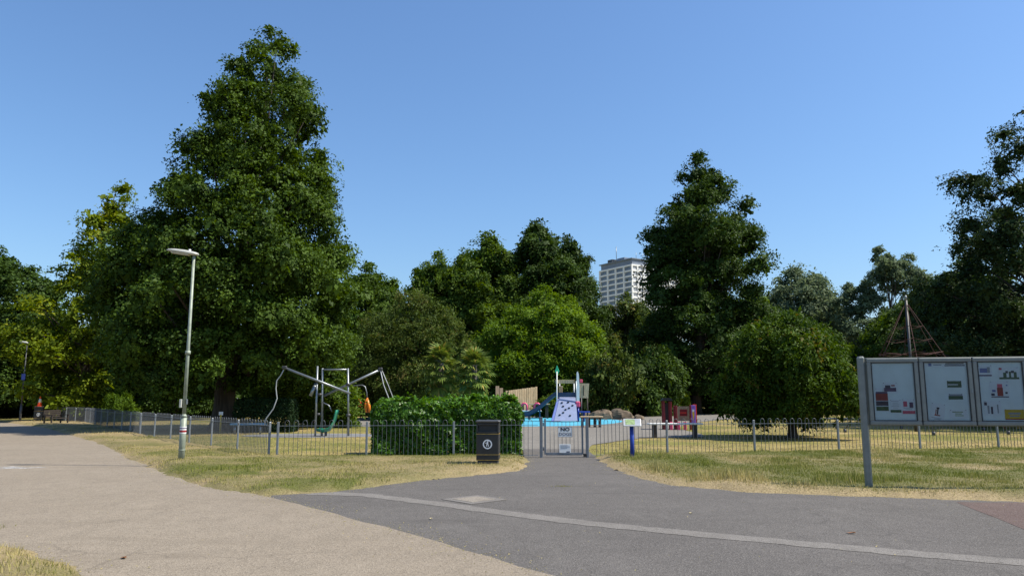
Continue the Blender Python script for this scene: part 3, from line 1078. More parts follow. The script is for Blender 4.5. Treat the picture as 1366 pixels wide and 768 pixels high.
# far wood that closes the horizon
def far_wood():
    rng = np.random.default_rng(131)
    n = 190
    a = rng.uniform(-.95, .95, n)
    rr = rng.uniform(150, 190, n)
    x, y = np.sin(a) * rr, np.cos(a) * rr
    h = rng.uniform(5, 10, n)
    B = []
    for k in range(n):
        for j in range(3):
            B.append((x[k] + rng.normal(0, 2), y[k] + rng.normal(0, 2), h[k] * (.25 + .3 * j), rng.uniform(2.6, 4.2), .8))
    me = leaf_mesh('distant_wood', B, 60000, .9, M['tree_deep'], 132, up=.4, aspect=.8)
    o = link('distant_wood', me, None, (0, 0, -.03))
    o['kind'] = 'stuff'
    o['label'] = 'distant wood closing the horizon behind the park'
    o['category'] = 'wood'


far_wood()

# ------------------------------------------------------------------ laurel hedge and clipped hedge
def hedge(name, label, loc, rz, size, n, leaf, mat, seed, bumps=.10, vertical=.6, core=True):
    L, W, H = size
    t = thing(name, label, 'hedge', loc, rz)
    rng = np.random.default_rng(seed)
    areas = np.array([L * W * 1.5, L * H, L * H, W * H, W * H])
    f = rng.choice(5, n, p=areas / areas.sum())
    u, v = rng.uniform(-.5, .5, n), rng.uniform(0, 1, n)
    P = np.zeros((n, 3))
    D = np.zeros((n, 3))
    for k, (fx, d) in enumerate([(lambda u, v: (u * L, (v - .5) * W, H + 0 * u), (0, 0, 1)), (lambda u, v: (u * L, -W / 2 + 0 * u, v * H), (0, -1, 0)), (lambda u, v: (u * L, W / 2 + 0 * u, v * H), (0, 1, 0)), (lambda u, v: (L / 2 + 0 * u, u * W, v * H), (1, 0, 0)), (lambda u, v: (-L / 2 + 0 * u, u * W, v * H), (-1, 0, 0))]):
        m = f == k
        P[m] = np.stack(fx(u[m], v[m]), 1)
        D[m] = d
    # rounded shoulders, uneven face
    out = (vnoise(P[:, 0] + P[:, 1] * 2, P[:, 2] + P[:, 1], .55, seed) - .5) * 2 * bumps + (vnoise(P[:, 0] * 1.3 + P[:, 1], P[:, 2] * 1.3 + P[:, 1] * .7, .22, seed + 1) - .5) * bumps
    P += D * out[:, None] - D * rng.uniform(0, .22, n)[:, None] * leaf * 3
    top = np.clip((P[:, 2] / H - .72) / .28, 0, 1) ** 2
    P[:, 0] *= 1 - .05 * top
    P[:, 1] *= 1 - .16 * top
    P[:, 2] += np.where(D[:, 2] > .5, (vnoise(P[:, 0], P[:, 1], .5, seed + 3) - .5) * bumps * 2 - .18 * np.clip(np.abs(P[:, 0]) / L * 2 - .75, 0, 1) + (rng.uniform(0, 1, n) < .12) * rng.uniform(0, bumps * 1.1, n), 0)
    P[:, 2] = np.maximum(P[:, 2], leaf * .4)
    N = D * .7 + rng.normal(size=(n, 3)) * .6 + np.array([0, 0, .25])
    N /= np.linalg.norm(N, axis=1)[:, None]
    T = rng.normal(size=(n, 3)) * .7 + np.array([0, 0, vertical]) + D * .4
    T -= N * (T * N).sum(1)[:, None]
    T /= np.linalg.norm(T, axis=1)[:, None]
    S = np.cross(N, T)
    s = leaf * rng.uniform(.6, 1.4, n)[:, None]
    V = np.stack([P - T * s * .5, P + S * s * .2 + N * s * .06, P + T * s * .5 - N * s * .08, P - S * s * .2 + N * s * .06], 1).reshape(-1, 3)
    me = np_mesh('foliage', V, np.arange(4 * n).reshape(-1, 4), mat)
    a = me.attributes.new('tint', 'FLOAT', 'FACE')
    # leaves of the top face get a lighter tint
    a.data.foreach_set('value', np.clip(rng.normal(.4, .25, n) + .3 * (D[:, 2] > .5), 0, 1).astype(np.float32))
    link('foliage', me, t)
    mb = MB()
    for k in range(int(L / .35)):
        x = -L / 2 + .25 + k * .35
        mb.tube([(x, 0, 0), (x + .05, .1, H * .5), (x - .04, -.05, H * .85)], [.03, .022, .01], 5)
    mb.build('stem', M['bark'], t)
    return t


hedge('laurel_hedge', 'thick glossy green laurel hedge behind the railings and black bin', (-1.98, 23.75, -.03), R(4), (4.4, 2.0, 1.60), 38000, .15, M['laurel'], 141, .13)
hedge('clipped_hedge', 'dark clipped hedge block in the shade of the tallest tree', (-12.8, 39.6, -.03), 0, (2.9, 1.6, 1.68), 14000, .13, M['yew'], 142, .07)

# ------------------------------------------------------------------ palms
def palm(loc, label, rz, h, seed, sc=1.0):
    t = thing('fan_palm', label, 'palm', loc, rz, 'fan palms behind the laurel hedge')
    rng = random.Random(seed)
    mb = MB()
    mb.tube([(0, 0, 0), (.05, 0, h * .3), (.08, .05, h * .7), (.1, .05, h)], [.17, .16, .19, .15], 9)
    for k in range(70):        # fibrous old leaf bases
        a, z = rng.uniform(0, 6.28), rng.uniform(.15, h)
        d = Vector((math.cos(a), math.sin(a), 0))
        p = Vector((.06, .03, z)) + d * .15
        mb.tube([p, p + d * .10 + Vector((0, 0, .10)), p + d * .16 + Vector((0, 0, -.05))], [.03, .02, .006], 3)
    mb.build('trunk', M['bark_pale'], t)
    nfr = 54
    for k in range(nfr):
        o = link('frond', FROND[k % 3], t)
        a = k * 2.4 + rng.uniform(-.3, .3)
        el = R(78) - (k / nfr) * R(140) + rng.uniform(-.12, .12)
        o.location = (.1, .05, h - .12 - 1.5 * (k / nfr) ** 1.5)
        o.rotation_euler = (0, -el, a)
        s = sc * rng.uniform(.85, 1.15)
        o.scale = (s, s, s)


def frond_mesh(seed):
    rng = np.random.default_rng(seed)
    V, F, T = [], [], []
    def quad(a, b, c, d, t):
        i = len(V)
        V.extend([a, b, c, d])
        F.append((i, i + 1, i + 2, i + 3))
        T.append(t)
    quad((0, -.012, 0), (0, .012, 0), (.62, .01, 0), (.62, -.01, 0), .5)
    nb = 17
    for i in range(nb):
        a = (i / (nb - 1) - .5) * R(215)
        L = .62 * (1 - .12 * abs(a)) * rng.uniform(.9, 1.08)
        ca, sa = math.cos(a), math.sin(a)
        w = .058
        m = Vector((.62 + ca * L * .55, sa * L * .55, -.02 + .03 * (i % 2)))
        e = Vector((.62 + ca * L, sa * L, -.12 - .14 * rng.uniform()))
        s = Vector((-sa, ca, 0)) * w
        t = float(np.clip(rng.normal(.5, .25), 0, .97))
        quad((.62, 0, 0), tuple(m + s), tuple(e), tuple(m - s), t)
    me = np_mesh('frond', np.array(V, float), np.array(F), M['palm'])
    a = me.attributes.new('tint', 'FLOAT', 'FACE')
    a.data.foreach_set('value', np.array(T, np.float32))
    return me


FROND = [frond_mesh(s) for s in (1, 2, 3)]
palm((-5.2, 54.5, -.03), 'fan palm with shaggy bare trunk, left of the pair behind the hedge', .4, 4.5, 1, 1.25)
palm((-2.6, 54, -.03), 'bushier fan palm beside the timber palisade fence', 2.0, 4.1, 2, 1.3)

# ------------------------------------------------------------------ bow-top railings
def u_mesh(w, h, r=.0085, z0=.06):
    mb = MB()
    pts = [(-w / 2, 0, z0), (-w / 2, 0, h - w / 2)]
    for k in range(1, 6):
        a = PI - PI * k / 6
        pts.append((math.cos(a) * w / 2, 0, h - w / 2 + math.sin(a) * w / 2 * 1.25))
    pts += [(w / 2, 0, h - w / 2), (w / 2, 0, z0)]
    mb.tube(pts, r, 4, caps=False, phase=PI / 4)
    return mb.mesh('bow_bar', M['fence_bar'])


BOW = u_mesh(.123, 1.09)
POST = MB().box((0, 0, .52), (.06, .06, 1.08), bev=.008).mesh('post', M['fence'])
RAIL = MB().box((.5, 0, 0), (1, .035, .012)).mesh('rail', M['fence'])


def railing(label, pts, spacing=2.66, group='bow-topped railings round the playground', end_posts=(True, True)):
    A = Vector((*pts[0], -.02))
    t = thing('bow_top_railing', label, 'railing', A, 0, group)
    for s in range(len(pts) - 1):
        p, q = Vector((*pts[s], 0)), Vector((*pts[s + 1], 0))
        d = q - p
        L = d.length
        ang = math.atan2(d.y, d.x)
        d.normalize()
        n = max(1, round(L / spacing))
        off = p - Vector((A.x, A.y, 0))
        for i in range(n + 1):
            if (i == 0 and s > 0) or (i == 0 and not end_posts[0]) or (i == n and s == len(pts) - 2 and not end_posts[1]):
                continue
            o = link('post', POST, t, off + d * (L * i / n), ang)
        for i in range(n):
            for z in (.95, .09):
                o = link('rail', RAIL, t, off + d * (L * i / n + .03) + Vector((0, 0, z)), ang)
                o.scale = (L / n - .06, 1, 1)
            bay = L / n
            m = int((bay - .1) / .2465)
            pad = (bay - m * .2465) / 2
            for k in range(m):
                link('bow_bar', BOW, t, off + d * (bay * i + pad + (k + .5) * .2465), ang)
    return t


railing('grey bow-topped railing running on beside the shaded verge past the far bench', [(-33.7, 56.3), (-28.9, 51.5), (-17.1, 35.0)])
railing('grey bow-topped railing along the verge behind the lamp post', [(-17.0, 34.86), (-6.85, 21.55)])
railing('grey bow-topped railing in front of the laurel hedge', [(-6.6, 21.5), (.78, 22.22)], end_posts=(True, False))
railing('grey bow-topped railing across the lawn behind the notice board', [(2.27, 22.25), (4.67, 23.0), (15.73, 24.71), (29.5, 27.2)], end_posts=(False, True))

# ------------------------------------------------------------------ gate
g = thing('metal_gate', 'grey metal playground gate with two white signs', 'gate', (.85, 22.23, 0), R(.5))
for x in (0, 1.34):
    p = MB().box((x, 0, .55), (.085, .085, 1.18), bev=.008).build('gate_post', M['gate'], g)
    MB().box((x, 0, 1.15), (.09, .09, .016), bev=.004).build('cap', M['gate'], p)
MB().box((.115, 0, .60), (.05, .05, 1.02), bev=.006).build('stile', M['gate'], g)
MB().box((1.20, 0, .60), (.05, .05, 1.02), bev=.006).build('stile', M['gate'], g)
MB().box((.658, 0, .105), (1.034, .05, .075), bev=.006).build('bottom_rail', M['gate'], g)
MB().box((.658, 0, 1.03), (1.034, .035, .014)).build('top_rail', M['gate'], g)
BAR = MB().tube([(0, 0, .14), (0, 0, 1.03)], .008, 5).mesh('bar', M['gate'])
for k in range(8):
    link('bar', BAR, g, (.26 + k * .116, 0, 0))
MB().box((1.27, -.03, .07), (.10, .06, .09), bev=.01).build('latch', M['black'], g)
for z in (.25, .95):
    MB().tube([(.065, 0, z - .05), (.065, 0, z + .05)], .018, 8).build('hinge', M['gate'], g)
s1 = MB().box((.695, -.022, .735), (.425, .006, .30), bev=.002).build('sign_plate', M['white'], g)
s1['label'] = 'white sign reading NO DOGS'
MB().box((.695, -.026, .879), (.425, .004, .012)).box((.695, -.026, .591), (.425, .004, .012)).box((.488, -.026, .735), (.012, .004, .276)).box((.902, -.026, .735), (.012, .004, .276)).build('border', M['mid_grey'], s1)
lettering('NO', .135, M['sign_black'], s1, (.695, -.027, .80), (R(90), 0, 0), .006, xs=1.25)
lettering('DOGS', .115, M['p_navy'], s1, (.695, -.027, .665), (R(90), 0, 0), .001, xs=1.15)
s2 = MB().box((.69, -.03, .26), (.33, .005, .25), bev=.002).build('sign_plate', M['white'], g)
s2['label'] = 'lower white notice with faded grey lines'
for k, (x, w) in enumerate([(.66, .20), (.70, .26), (.66, .18)]):
    MB().box((x, -.0345, .345 - k * .035), (w, .003, .016)).build('print_line', M['p_grey'], s2)
MB().box((.78, -.0345, .165), (.10, .003, .03)).build('print_line', M['p_navy'], s2)

# ------------------------------------------------------------------ lamp posts
def lamp_post(label, loc, sc=1.0, detail=True, rz=0.0, mat='lamp_pole', blue=None):
    t = thing('lamp_post', label, 'lamp post', loc, rz, 'lamp posts beside the paths')
    t.scale = (sc, sc, sc)
    p = MB().tube([(0, 0, -.05), (0, 0, .70), (0, 0, 1.22)], [.078, .077, .076], 14).tube([(0, 0, 1.22), (0, 0, 1.30)], [.084, .046], 14).tube([(0, 0, 1.3), (0, 0, 2.9), (0, 0, 5.55)], [.046, .042, .034], 12).build('pole', M[mat], t)
    MB().tube([(0, 0, 2.87), (0, 0, 2.97)], [.066, .066], 12).build('collar', M[mat], p)
    MB().tube([(0, 0, .36), (0, 0, .385)], [.085, .085], 14).build('base_band', M[mat], p)
    if detail:
        MB().box((-.085, -.03, 1.58), (.06, .08, .22), bev=.01).build('cable_box', M['lamp_head'], t)
        MB().box((.06, -.02, 1.62), (.03, .06, .14), bev=.008).build('clamp', M['galv'], t)
        st = MB().tube([(0, 0, .80), (0, 0, .98)], [.0795, .0795], 14, caps=False).build('sticker', M['white'], t)
        MB().tube([(0, 0, .83), (0, 0, .885)], [.0807, .0807], 14, caps=False).build('print', M['p_red'], st)
        MB().tube([(0, 0, .92), (0, 0, .945)], [.0807, .0807], 14, caps=False).build('print', M['p_purple'], st)
    # flat tapering lantern on a short spigot, pointing along -x, tipped up a little
    h = thing_part = MB()
    prof = [(.10, .075, .05), (0, .10, .07), (-.25, .125, .085), (-.5, .11, .075), (-.66, .07, .05), (-.72, .03, .02)]
    vs_, fs = [], []
    n = 12
    for (x, w, hh) in prof:
        for j in range(n):
            a = 2 * PI * j / n
            vs_.append((x, math.cos(a) * w, 5.60 - x * .16 + (math.sin(a) * hh if math.sin(a) > 0 else math.sin(a) * hh * .45)))
    for i in range(len(prof) - 1):
        for j in range(n):
            fs.append((i * n + j, (i + 1) * n + j, (i + 1) * n + (j + 1) % n, i * n + (j + 1) % n))
    fs += [tuple(range(n)), tuple(range((len(prof) - 1) * n + n - 1, (len(prof) - 1) * n - 1, -1))]
    hd = MB().add(vs_, fs, 0, True).build('lantern', M['lamp_head'], t)
    MB().box((-.36, 0, 5.60 + .36 * .16 - .045), (.46, .15, .035), bev=.012, rot=Matrix.Rotation(R(9), 3, 'Y')).build('bowl', M['lamp_glass'], hd)
    MB().tube([(-.12, 0, 5.66), (-.12, 0, 5.735)], [.035, .03], 10).build('photocell', M['white'], hd)
    if blue:
        MB().box((0, -.06, blue), (.34, .012, .42), bev=.004).build('sign_plate', M['blue'], t)
    return t


lamp_post('pale green street lamp with a flat white lantern standing on the verge', (-8.35, 19.35, .05))
bpy.data.objects['lamp_post'].scale = (1, 1, .962)
lamp_post('dark distant street lamp with a small blue sign on its pole', (-34.6, 53.5, 0), 1.0, False, R(-15), 'dark_grey', 3.2)
lamp_post('thin grey distant lamp post seen beyond the round tree', (43.2, 90, 0), 1.3, False, R(60), 'galv')

# ------------------------------------------------------------------ litter bins and cone
def litter_bin(label, loc, rz, sc=1.0):
    t = thing('litter_bin', label, 'bin', loc, rz, 'black litter bins')
    t.scale = (sc, sc, sc)
    MB().box((0, 0, .085), (.50, .50, .17), bev=.015).build('plinth', M['dark_grey'], t)
    MB().box((0, 0, .50), (.55, .55, .65), bev=.02).build('body', M['black'], t)
    h = MB()
    for x in (-.255, .255):
        for y in (-.255, .255):
            h.box((x, y, .955), (.04, .04, .25), bev=.006)
    h.box((0, -.262, .85), (.55, .026, .05), bev=.005).box((0, .262, .85), (.55, .026, .05), bev=.005)
    h.box((0, -.262, 1.055), (.55, .026, .05), bev=.005).box((0, .262, 1.055), (.55, .026, .05), bev=.005)
    h.box((-.262, 0, .955), (.026, .48, .24)).box((.262, 0, .955), (.026, .48, .24))
    h.build('hood', M['black'], t)
    MB().box((0, 0, .955), (.46, .46, .20)).build('inner_liner', M['sign_black'], t)
    MB().box((0, 0, 1.115), (.60, .60, .055), bev=.025).build('lid', M['dark_grey'], t)
    for z in (.815, .19, .32):
        MB().box((0, 0, z), (.556, .556, .014)).build('gold_band', M['gold'], t)
    # round tidy badge: ring with a figure dropping litter
    e = MB()
    n = 20
    for k in range(n):
        a, b = 2 * PI * k / n, 2 * PI * (k + 1) / n
        e.add([(math.cos(a) * .085, -.278, .57 + math.sin(a) * .085), (math.cos(b) * .085, -.278, .57 + math.sin(b) * .085), (math.cos(b) * .115, -.278, .57 + math.sin(b) * .115), (math.cos(a) * .115, -.278, .57 + math.sin(a) * .115)], [(0, 1, 2, 3)])
    e.box((.0, -.277, .595), (.035, .003, .07)).box((.01, -.277, .645), (.028, .003, .028)).box((-.02, -.277, .545), (.02, .003, .05)).box((.02, -.277, .54), (.018, .003, .05)).box((-.035, -.277, .60), (.05, .003, .014))
    e.build('badge', M['paper'], t)
    return t


litter_bin('black litter bin with gold bands and round white badge before the hedge', (-.585, 18.95, .02), R(-3))
litter_bin('black litter bin with a traffic cone standing on its lid', (-34.0, 54.6, -.02), R(25))
cn = thing('traffic_cone', 'orange and white traffic cone standing on a litter bin', 'cone', (-34.0, 54.6, 1.123), 0)
MB().box((0, 0, .02), (.42, .42, .04), bev=.01).build('base', M['cone_o'], cn)
MB().tube([(0, 0, .04), (0, 0, .28)], [.165, .118], 14).tube([(0, 0, .55), (0, 0, .74)], [.065, .035], 14).build('body', M['cone_o'], cn)
MB().tube([(0, 0, .28), (0, 0, .55)], [.119, .066], 14).build('reflective_sleeve', M['white'], cn)

# ------------------------------------------------------------------ far bench
bn = thing('park_bench', 'dark timber bench beside the far end of the railings', 'bench', (-29.6, 49.4, -.01), R(84))
for x in (-.75, .75):
    for y, h in ((-.25, .62), (.25, .62)):
        MB().box((x, y, h / 2), (.08, .07, h)).build('leg', M['timber_dark'], bn)
    MB().box((x, 0, .64), (.08, .62, .04)).build('armrest', M['timber_dark'], bn)
for k in range(4):
    MB().box((0, -.24 + k * .15, .43), (1.42, .12, .035)).build('seat_slat', M['timber_dark'], bn)
for k in range(4):
    MB().box((0, .29 + k * .02, .55 + k * .12), (1.42, .03, .09)).build('back_slat', M['timber_dark'], bn)
for x in (-.75, .75):
    MB().box((x, .335, .78), (.06, .05, .32)).build('back_post', M['timber_dark'], bn)

# ------------------------------------------------------------------ information lectern
ip = thing('information_lectern', 'sloping information panel on a bright blue post beside the gate', 'sign', (3.33, 21.2, 0), R(-8))
MB().tube([(0, 0, -.03), (0, 0, .96)], .058, 14).build('post', M['blue'], ip)
rx = Matrix.Rotation(R(27), 3, 'X')
pn = MB().box((.02, 0, 1.03), (.48, .40, .028), bev=.008, rot=rx).build('panel', M['white'], ip)
o3 = Vector((.02, 0, 1.03))
MB().box(o3 + rx @ Vector((0, 0, .0175)), (.44, .36, .004), rot=rx).build('print', M['p_grey'], pn)
M['p_map'] = plain('print_map', (.30, .42, .18), .7, 0, .6, 16)
MB().box(o3 + rx @ Vector((-.06, 0, .021)), (.26, .30, .003), rot=rx).build('print', M['p_map'], pn)

# ------------------------------------------------------------------ notice board
NB = Vector((6.58, 14.2, 0))
nb_ang = math.atan2(13.66 - 14.2, 9.27 - 6.58)
nb = thing('notice_board', 'grey aluminium three-door glazed notice board on two posts', 'notice board', NB, nb_ang)
W0, DW = .085, .905
ZB, ZT = 1.20, 2.45
for x in (0, W0 + 3 * DW + .075):
    MB().box((x, 0, 1.22), (.13, .10, 2.52), bev=.03).build('post', M['board_frame'], nb)
MB().box((W0 + 1.5 * DW - .005, .02, (ZB + ZT) / 2), (3 * DW, .07, ZT - ZB), bev=.006).build('case', M['board_frame'], nb)
for k in range(3):
    x0 = W0 + k * DW + .006
    x1 = x0 + DW - .018
    f = MB()
    fw = .075
    for (a, b, c, d_) in ((x0, x1, ZT - fw - .012, ZT - .012), (x0, x1, ZB + .012, ZB + .012 + fw)):
        f.box(((a + b) / 2, -.035, (c + d_) / 2), (b - a, .045, d_ - c), bev=.012)
    for a in (x0, x1 - fw):
        f.box((a + fw / 2, -.035, (ZB + ZT) / 2), (fw, .046, ZT - ZB - 2 * fw - .02), bev=.012)
    dr = f.build('door_frame', M['board_frame'], nb)
    gk = MB()
    for z in (ZB + .012 + fw + .007, ZT - .012 - fw - .007):
        gk.box(((x0 + x1) / 2, -.046, z), (x1 - x0 - 2 * fw, .016, .014))
    for x in (x0 + fw + .006, x1 - fw - .006):
        gk.box((x, -.0465, (ZB + ZT) / 2), (.012, .016, ZT - ZB - .024 - 2 * fw - .028))
    gk.build('gasket', M['sign_black'], dr)
    if k:
        MB().box((x0 - .009, -.03, (ZB + ZT) / 2), (.010, .03, ZT - ZB - .03)).build('door_gap', M['sign_black'], nb)
    MB().box(((x0 + x1) / 2, -.018, (ZB + ZT) / 2), (x1 - x0 - .10, .006, ZT - ZB - .12)).build('backing', M['board_back'], dr)
    MB().box(((x0 + x1) / 2, -.043, (ZB + ZT) / 2), (x1 - x0 - 2 * fw + .02, .004, ZT - ZB - 2 * fw + .0)).build('pane', M['glass'], dr)
    MB().box((x1 - .035, -.062, (ZB + ZT) / 2), (.022, .008, .05)).build('lock', M['galv'], dr)

MW = Matrix.Translation(NB) @ Matrix.Rotation(nb_ang, 4, 'Z')


def poster(label, k, u, v, w, h, marks, base='paper', tilt=0.0):
    """sheet pinned on door k, centre u,v (0..1 of the opening); marks: (u,v,w,h,mat) in sheet fractions"""
    ow, oh = DW - .018 - .15, ZT - ZB - .174
    x = W0 + k * DW + .006 + .075 + u * ow
    z = ZB + .087 + v * oh
    mats = [M[base]]
    mb = MB().box((0, 0, 0), (w, .002, h), 0)
    for i, (a, b, c, d_, mt) in enumerate(marks):
        if M[mt] not in mats:
            mats.append(M[mt])
        mb.box(((a - .5) * w, -.0016 - .0004 * (i % 4), (b - .5) * h), (c * w, .001, d_ * h), mats.index(M[mt]))
    for px in (-.42, .42):
        if M['black'] not in mats:
            mats.append(M['black'])
        mb.tube([(px * w, 0, .46 * h), (px * w, -.006, .46 * h)], .006, 6, mats.index(M['black']))
    o = mb.build('poster', mats)
    o.matrix_world = MW @ Matrix.Translation((x, -.0235, z)) @ Matrix.Rotation(tilt, 4, 'Y')
    tag(o, label, 'poster', 'posters in the notice board')


LN = lambda n, y0, dy, m='p_grey', w=.7, h=.03: [(.5 + .04 * ((i * 7) % 3 - 1), y0 - i * dy, w - .12 * ((i * 5) % 3), h, m) for i in range(n)]
poster('small dark photo poster in the left door of the notice board', 0, .42, .56, .26, .20, [(.5, .35, .8, .35, 'p_purple'), (.35, .6, .35, .3, 'p_navy'), (.7, .72, .25, .12, 'p_red')])
poster('tall leaflet with a red picture and green foot in the left notice board door', 0, .21, .36, .22, .43, [(.5, .62, .96, .32, 'p_red'), (.5, .80, .9, .08, 'p_purple'), (.5, .34, .96, .2, 'p_navy'), (.5, .12, .96, .18, 'p_green')])
poster('white text sheet with a green footer in the left notice board door', 0, .52, .25, .19, .24, LN(5, .88, .13) + [(.5, .12, .98, .2, 'p_green')])
poster('sheet with a pink footer strip in the left notice board door', 0, .82, .24, .22, .28, [(.25, .68, .3, .35, 'p_pink'), (.72, .62, .3, .35, 'p_purple'), (.5, .14, .98, .2, 'p_pink')] + LN(2, .42, .09))
poster('white header strip with two grey lines of lettering in the middle notice board door', 1, .5, .955, .74, .088, [(.16, .5, .07, .6, 'p_blue'), (.33, .45, .2, .2, 'p_grey'), (.72, .68, .42, .22, 'p_navy'), (.72, .3, .46, .22, 'p_navy')], 'paper')
poster('green landscape card, upper of two, in the middle notice board door', 1, .68, .62, .25, .13, [(.5, .5, .96, .9, 'p_green'), (.4, .45, .7, .12, 'paper')])
poster('green and grey landscape card, lower of two, in the middle notice board door', 1, .69, .41, .25, .11, [(.5, .35, .96, .6, 'p_green'), (.5, .78, .9, .3, 'p_grey')])
poster('loose white leaflet with a small crossed-out figure leaning in the middle notice board door', 1, .25, .155, .24, .31, [(.5, .55, .10, .4, 'p_navy'), (.5, .72, .2, .1, 'p_navy'), (.5, .3, .4, .06, 'p_red'), (.38, .48, .06, .3, 'p_red')] + LN(2, .14, .07), 'paper', R(9))
poster('curled pale green leaflet at the foot of the middle notice board door', 1, .72, .12, .30, .15, LN(3, .75, .22, 'p_map', .6, .1))
poster('pale blue and violet sheet in the top corner of the right notice board door', 2, .17, .84, .24, .21, [(.4, .55, .5, .4, 'p_blue'), (.5, .12, .9, .12, 'p_purple'), (.75, .6, .2, .5, 'p_grey')])
poster('drawing of red and white flowers over green leaves in the right notice board door', 2, .70, .80, .34, .22, [(.5, .1, .96, .16, 'p_green'), (.3, .35, .16, .42, 'p_green'), (.55, .4, .1, .5, 'p_green'), (.8, .38, .14, .45, 'p_green'), (.4, .6, .12, .2, 'p_navy'), (.68, .62, .14, .2, 'p_navy'), (.1, .86, .14, .16, 'p_pink')])
poster('poster with a dark red centre and small blue shapes in the right notice board door', 2, .46, .53, .32, .30, [(.52, .36, .3, .5, 'p_red'), (.52, .72, .26, .22, 'p_pink'), (.2, .42, .18, .14, 'p_blue'), (.14, .2, .18, .14, 'p_navy'), (.5, .06, .9, .06, 'p_navy'), (.84, .3, .12, .12, 'p_navy'), (.88, .75, .08, .08, 'p_blue')])
poster('faded sketch of figures in the lower right notice board door', 2, .27, .22, .28, .26, [(.25, .4, .12, .55, 'p_grey'), (.45, .35, .12, .5, 'p_navy'), (.8, .45, .08, .6, 'p_grey'), (.1, .8, .16, .22, 'p_navy')])
poster('yellow landscape card in the lower corner of the right notice board door', 2, .74, .115, .33, .19, [(.5, .5, .96, .92, 'p_yellow'), (.5, .6, .6, .18, 'p_grey'), (.5, .35, .5, .12, 'p_grey'), (.5, .07, .9, .1, 'p_red')])

# ------------------------------------------------------------------ swing frame with two slanting arms
sw = thing('swing_frame', 'grey steel play frame with two slanting arms and hanging ropes', 'play frame', (-8.28, 35.1, -.02), 0)
sw.scale = (.9, .9, .9)
def P(x, z, dy=0.0):
    return (x + 9.2, dy, z)
for pts in ([P(-9.98, -.02, -.3), P(-10.05, 3.55, -.1)], [P(-9.80, -.02, .35), P(-9.84, 3.45, .1)], [P(-8.38, -.02, .1), P(-8.52, 3.45, .1)]):
    MB().tube(pts, .052, 10).build('post', M['galv'], sw)
MB().tube([P(-9.84, 3.38, .1), P(-8.52, 3.38, .1)], .045, 8).build('top_bar', M['galv'], sw)
a1 = MB().tube([P(-11.75, 3.5, -.5), P(-8.3, 2.15, -.16)], .062, 10).build('arm', M['galv'], sw)
a2 = MB().tube([P(-9.75, 2.05, .3), P(-6.85, 3.43, .6)], .062, 10).build('arm', M['galv'], sw)
MB().box(P(-11.62, 3.46, -.5), (.22, .17, .17), bev=.03).build('rope_head', M['dark_grey'], a1)
MB().box(P(-6.92, 3.42, .6), (.22, .17, .17), bev=.03).build('rope_head', M['dark_grey'], a2)
for z, x, dy in ((2.78, -10.0, -.12), (2.1, -9.9, 0), (2.62, -8.48, .1), (1.05, -8.42, .1), (1.1, -9.92, -.1)):
    MB().tube([P(x, z - .06, dy), P(x, z + .06, dy)], .12, 10).build('clamp', M['dark_grey'], sw)
MB().tube([P(-11.65, 3.4, -.5), P(-11.78, 3.1, -.5), P(-12.0, 2.8, -.5), P(-12.02, 2.4, -.5), P(-11.94, 1.9, -.5), P(-12.1, 1.4, -.5), P(-12.45, .9, -.5), P(-12.52, .55, -.5)], .028, 6).build('rope', M['rope_grey'], sw)
MB().tube([P(-6.9, 3.35, .55), P(-6.72, 2.6, .55), P(-6.3, 1.6, .5), P(-5.9, .7, .5)], .025, 6).build('rope', M['rope_grey'], sw)
MB().tube([P(-6.84, 3.35, .65), P(-6.5, 2.6, .65), P(-6.1, 1.6, .7), P(-5.8, .7, .7)], .02, 6).build('rope', M['rope_grey'], sw)
MB().box(P(-5.85, .68, .6), (.34, .34, .05), bev=.02).build('rope_seat', M['black'], sw)
MB().box(P(-12.5, .55, -.5), (.34, .34, .05), bev=.02).build('rope_seat', M['black'], sw)
MB().tube([P(-10.1, 2.65, -.1), P(-10.28, 2.05, -.35)], .09, 8).build('strut', M['galv'], sw)
MB().tube([P(-9.78, 1.72, 0), P(-9.4, 1.55, -.05), P(-9.25, 1.25, -.05)], .03, 6).build('handle', M['galv'], sw)
# green scoop seat: swept half-pipe
sc_ = MB()
cl = [(-9.92, .42), (-9.6, .36), (-9.3, .45), (-9.08, .75), (-8.98, 1.12), (-8.92, 1.32)]
vv, ff = [], []
for i, (x, z) in enumerate(cl):
    for j in range(7):
        a = PI * j / 6
        vv.append(P(x - .10 * math.sin(a) * (i > 2), z - .16 * math.sin(a) * (i <= 3), -.1 + .3 * math.cos(a)))
for i in range(len(cl) - 1):
    for j in range(6):
        ff.append((i * 7 + j, i * 7 + j + 1, i * 7 + 8 + j, i * 7 + 7 + j))
scoop = sc_.add(vv, ff, 0, True).build('scoop_seat', M['green_pl'], sw)
so = scoop.modifiers.new('thick', 'SOLIDIFY')
so.thickness = .03
MB().tube([P(-9.5, -.02, -.1), P(-9.5, .24, -.1)], .07, 8).build('seat_post', M['dark_grey'], sw)

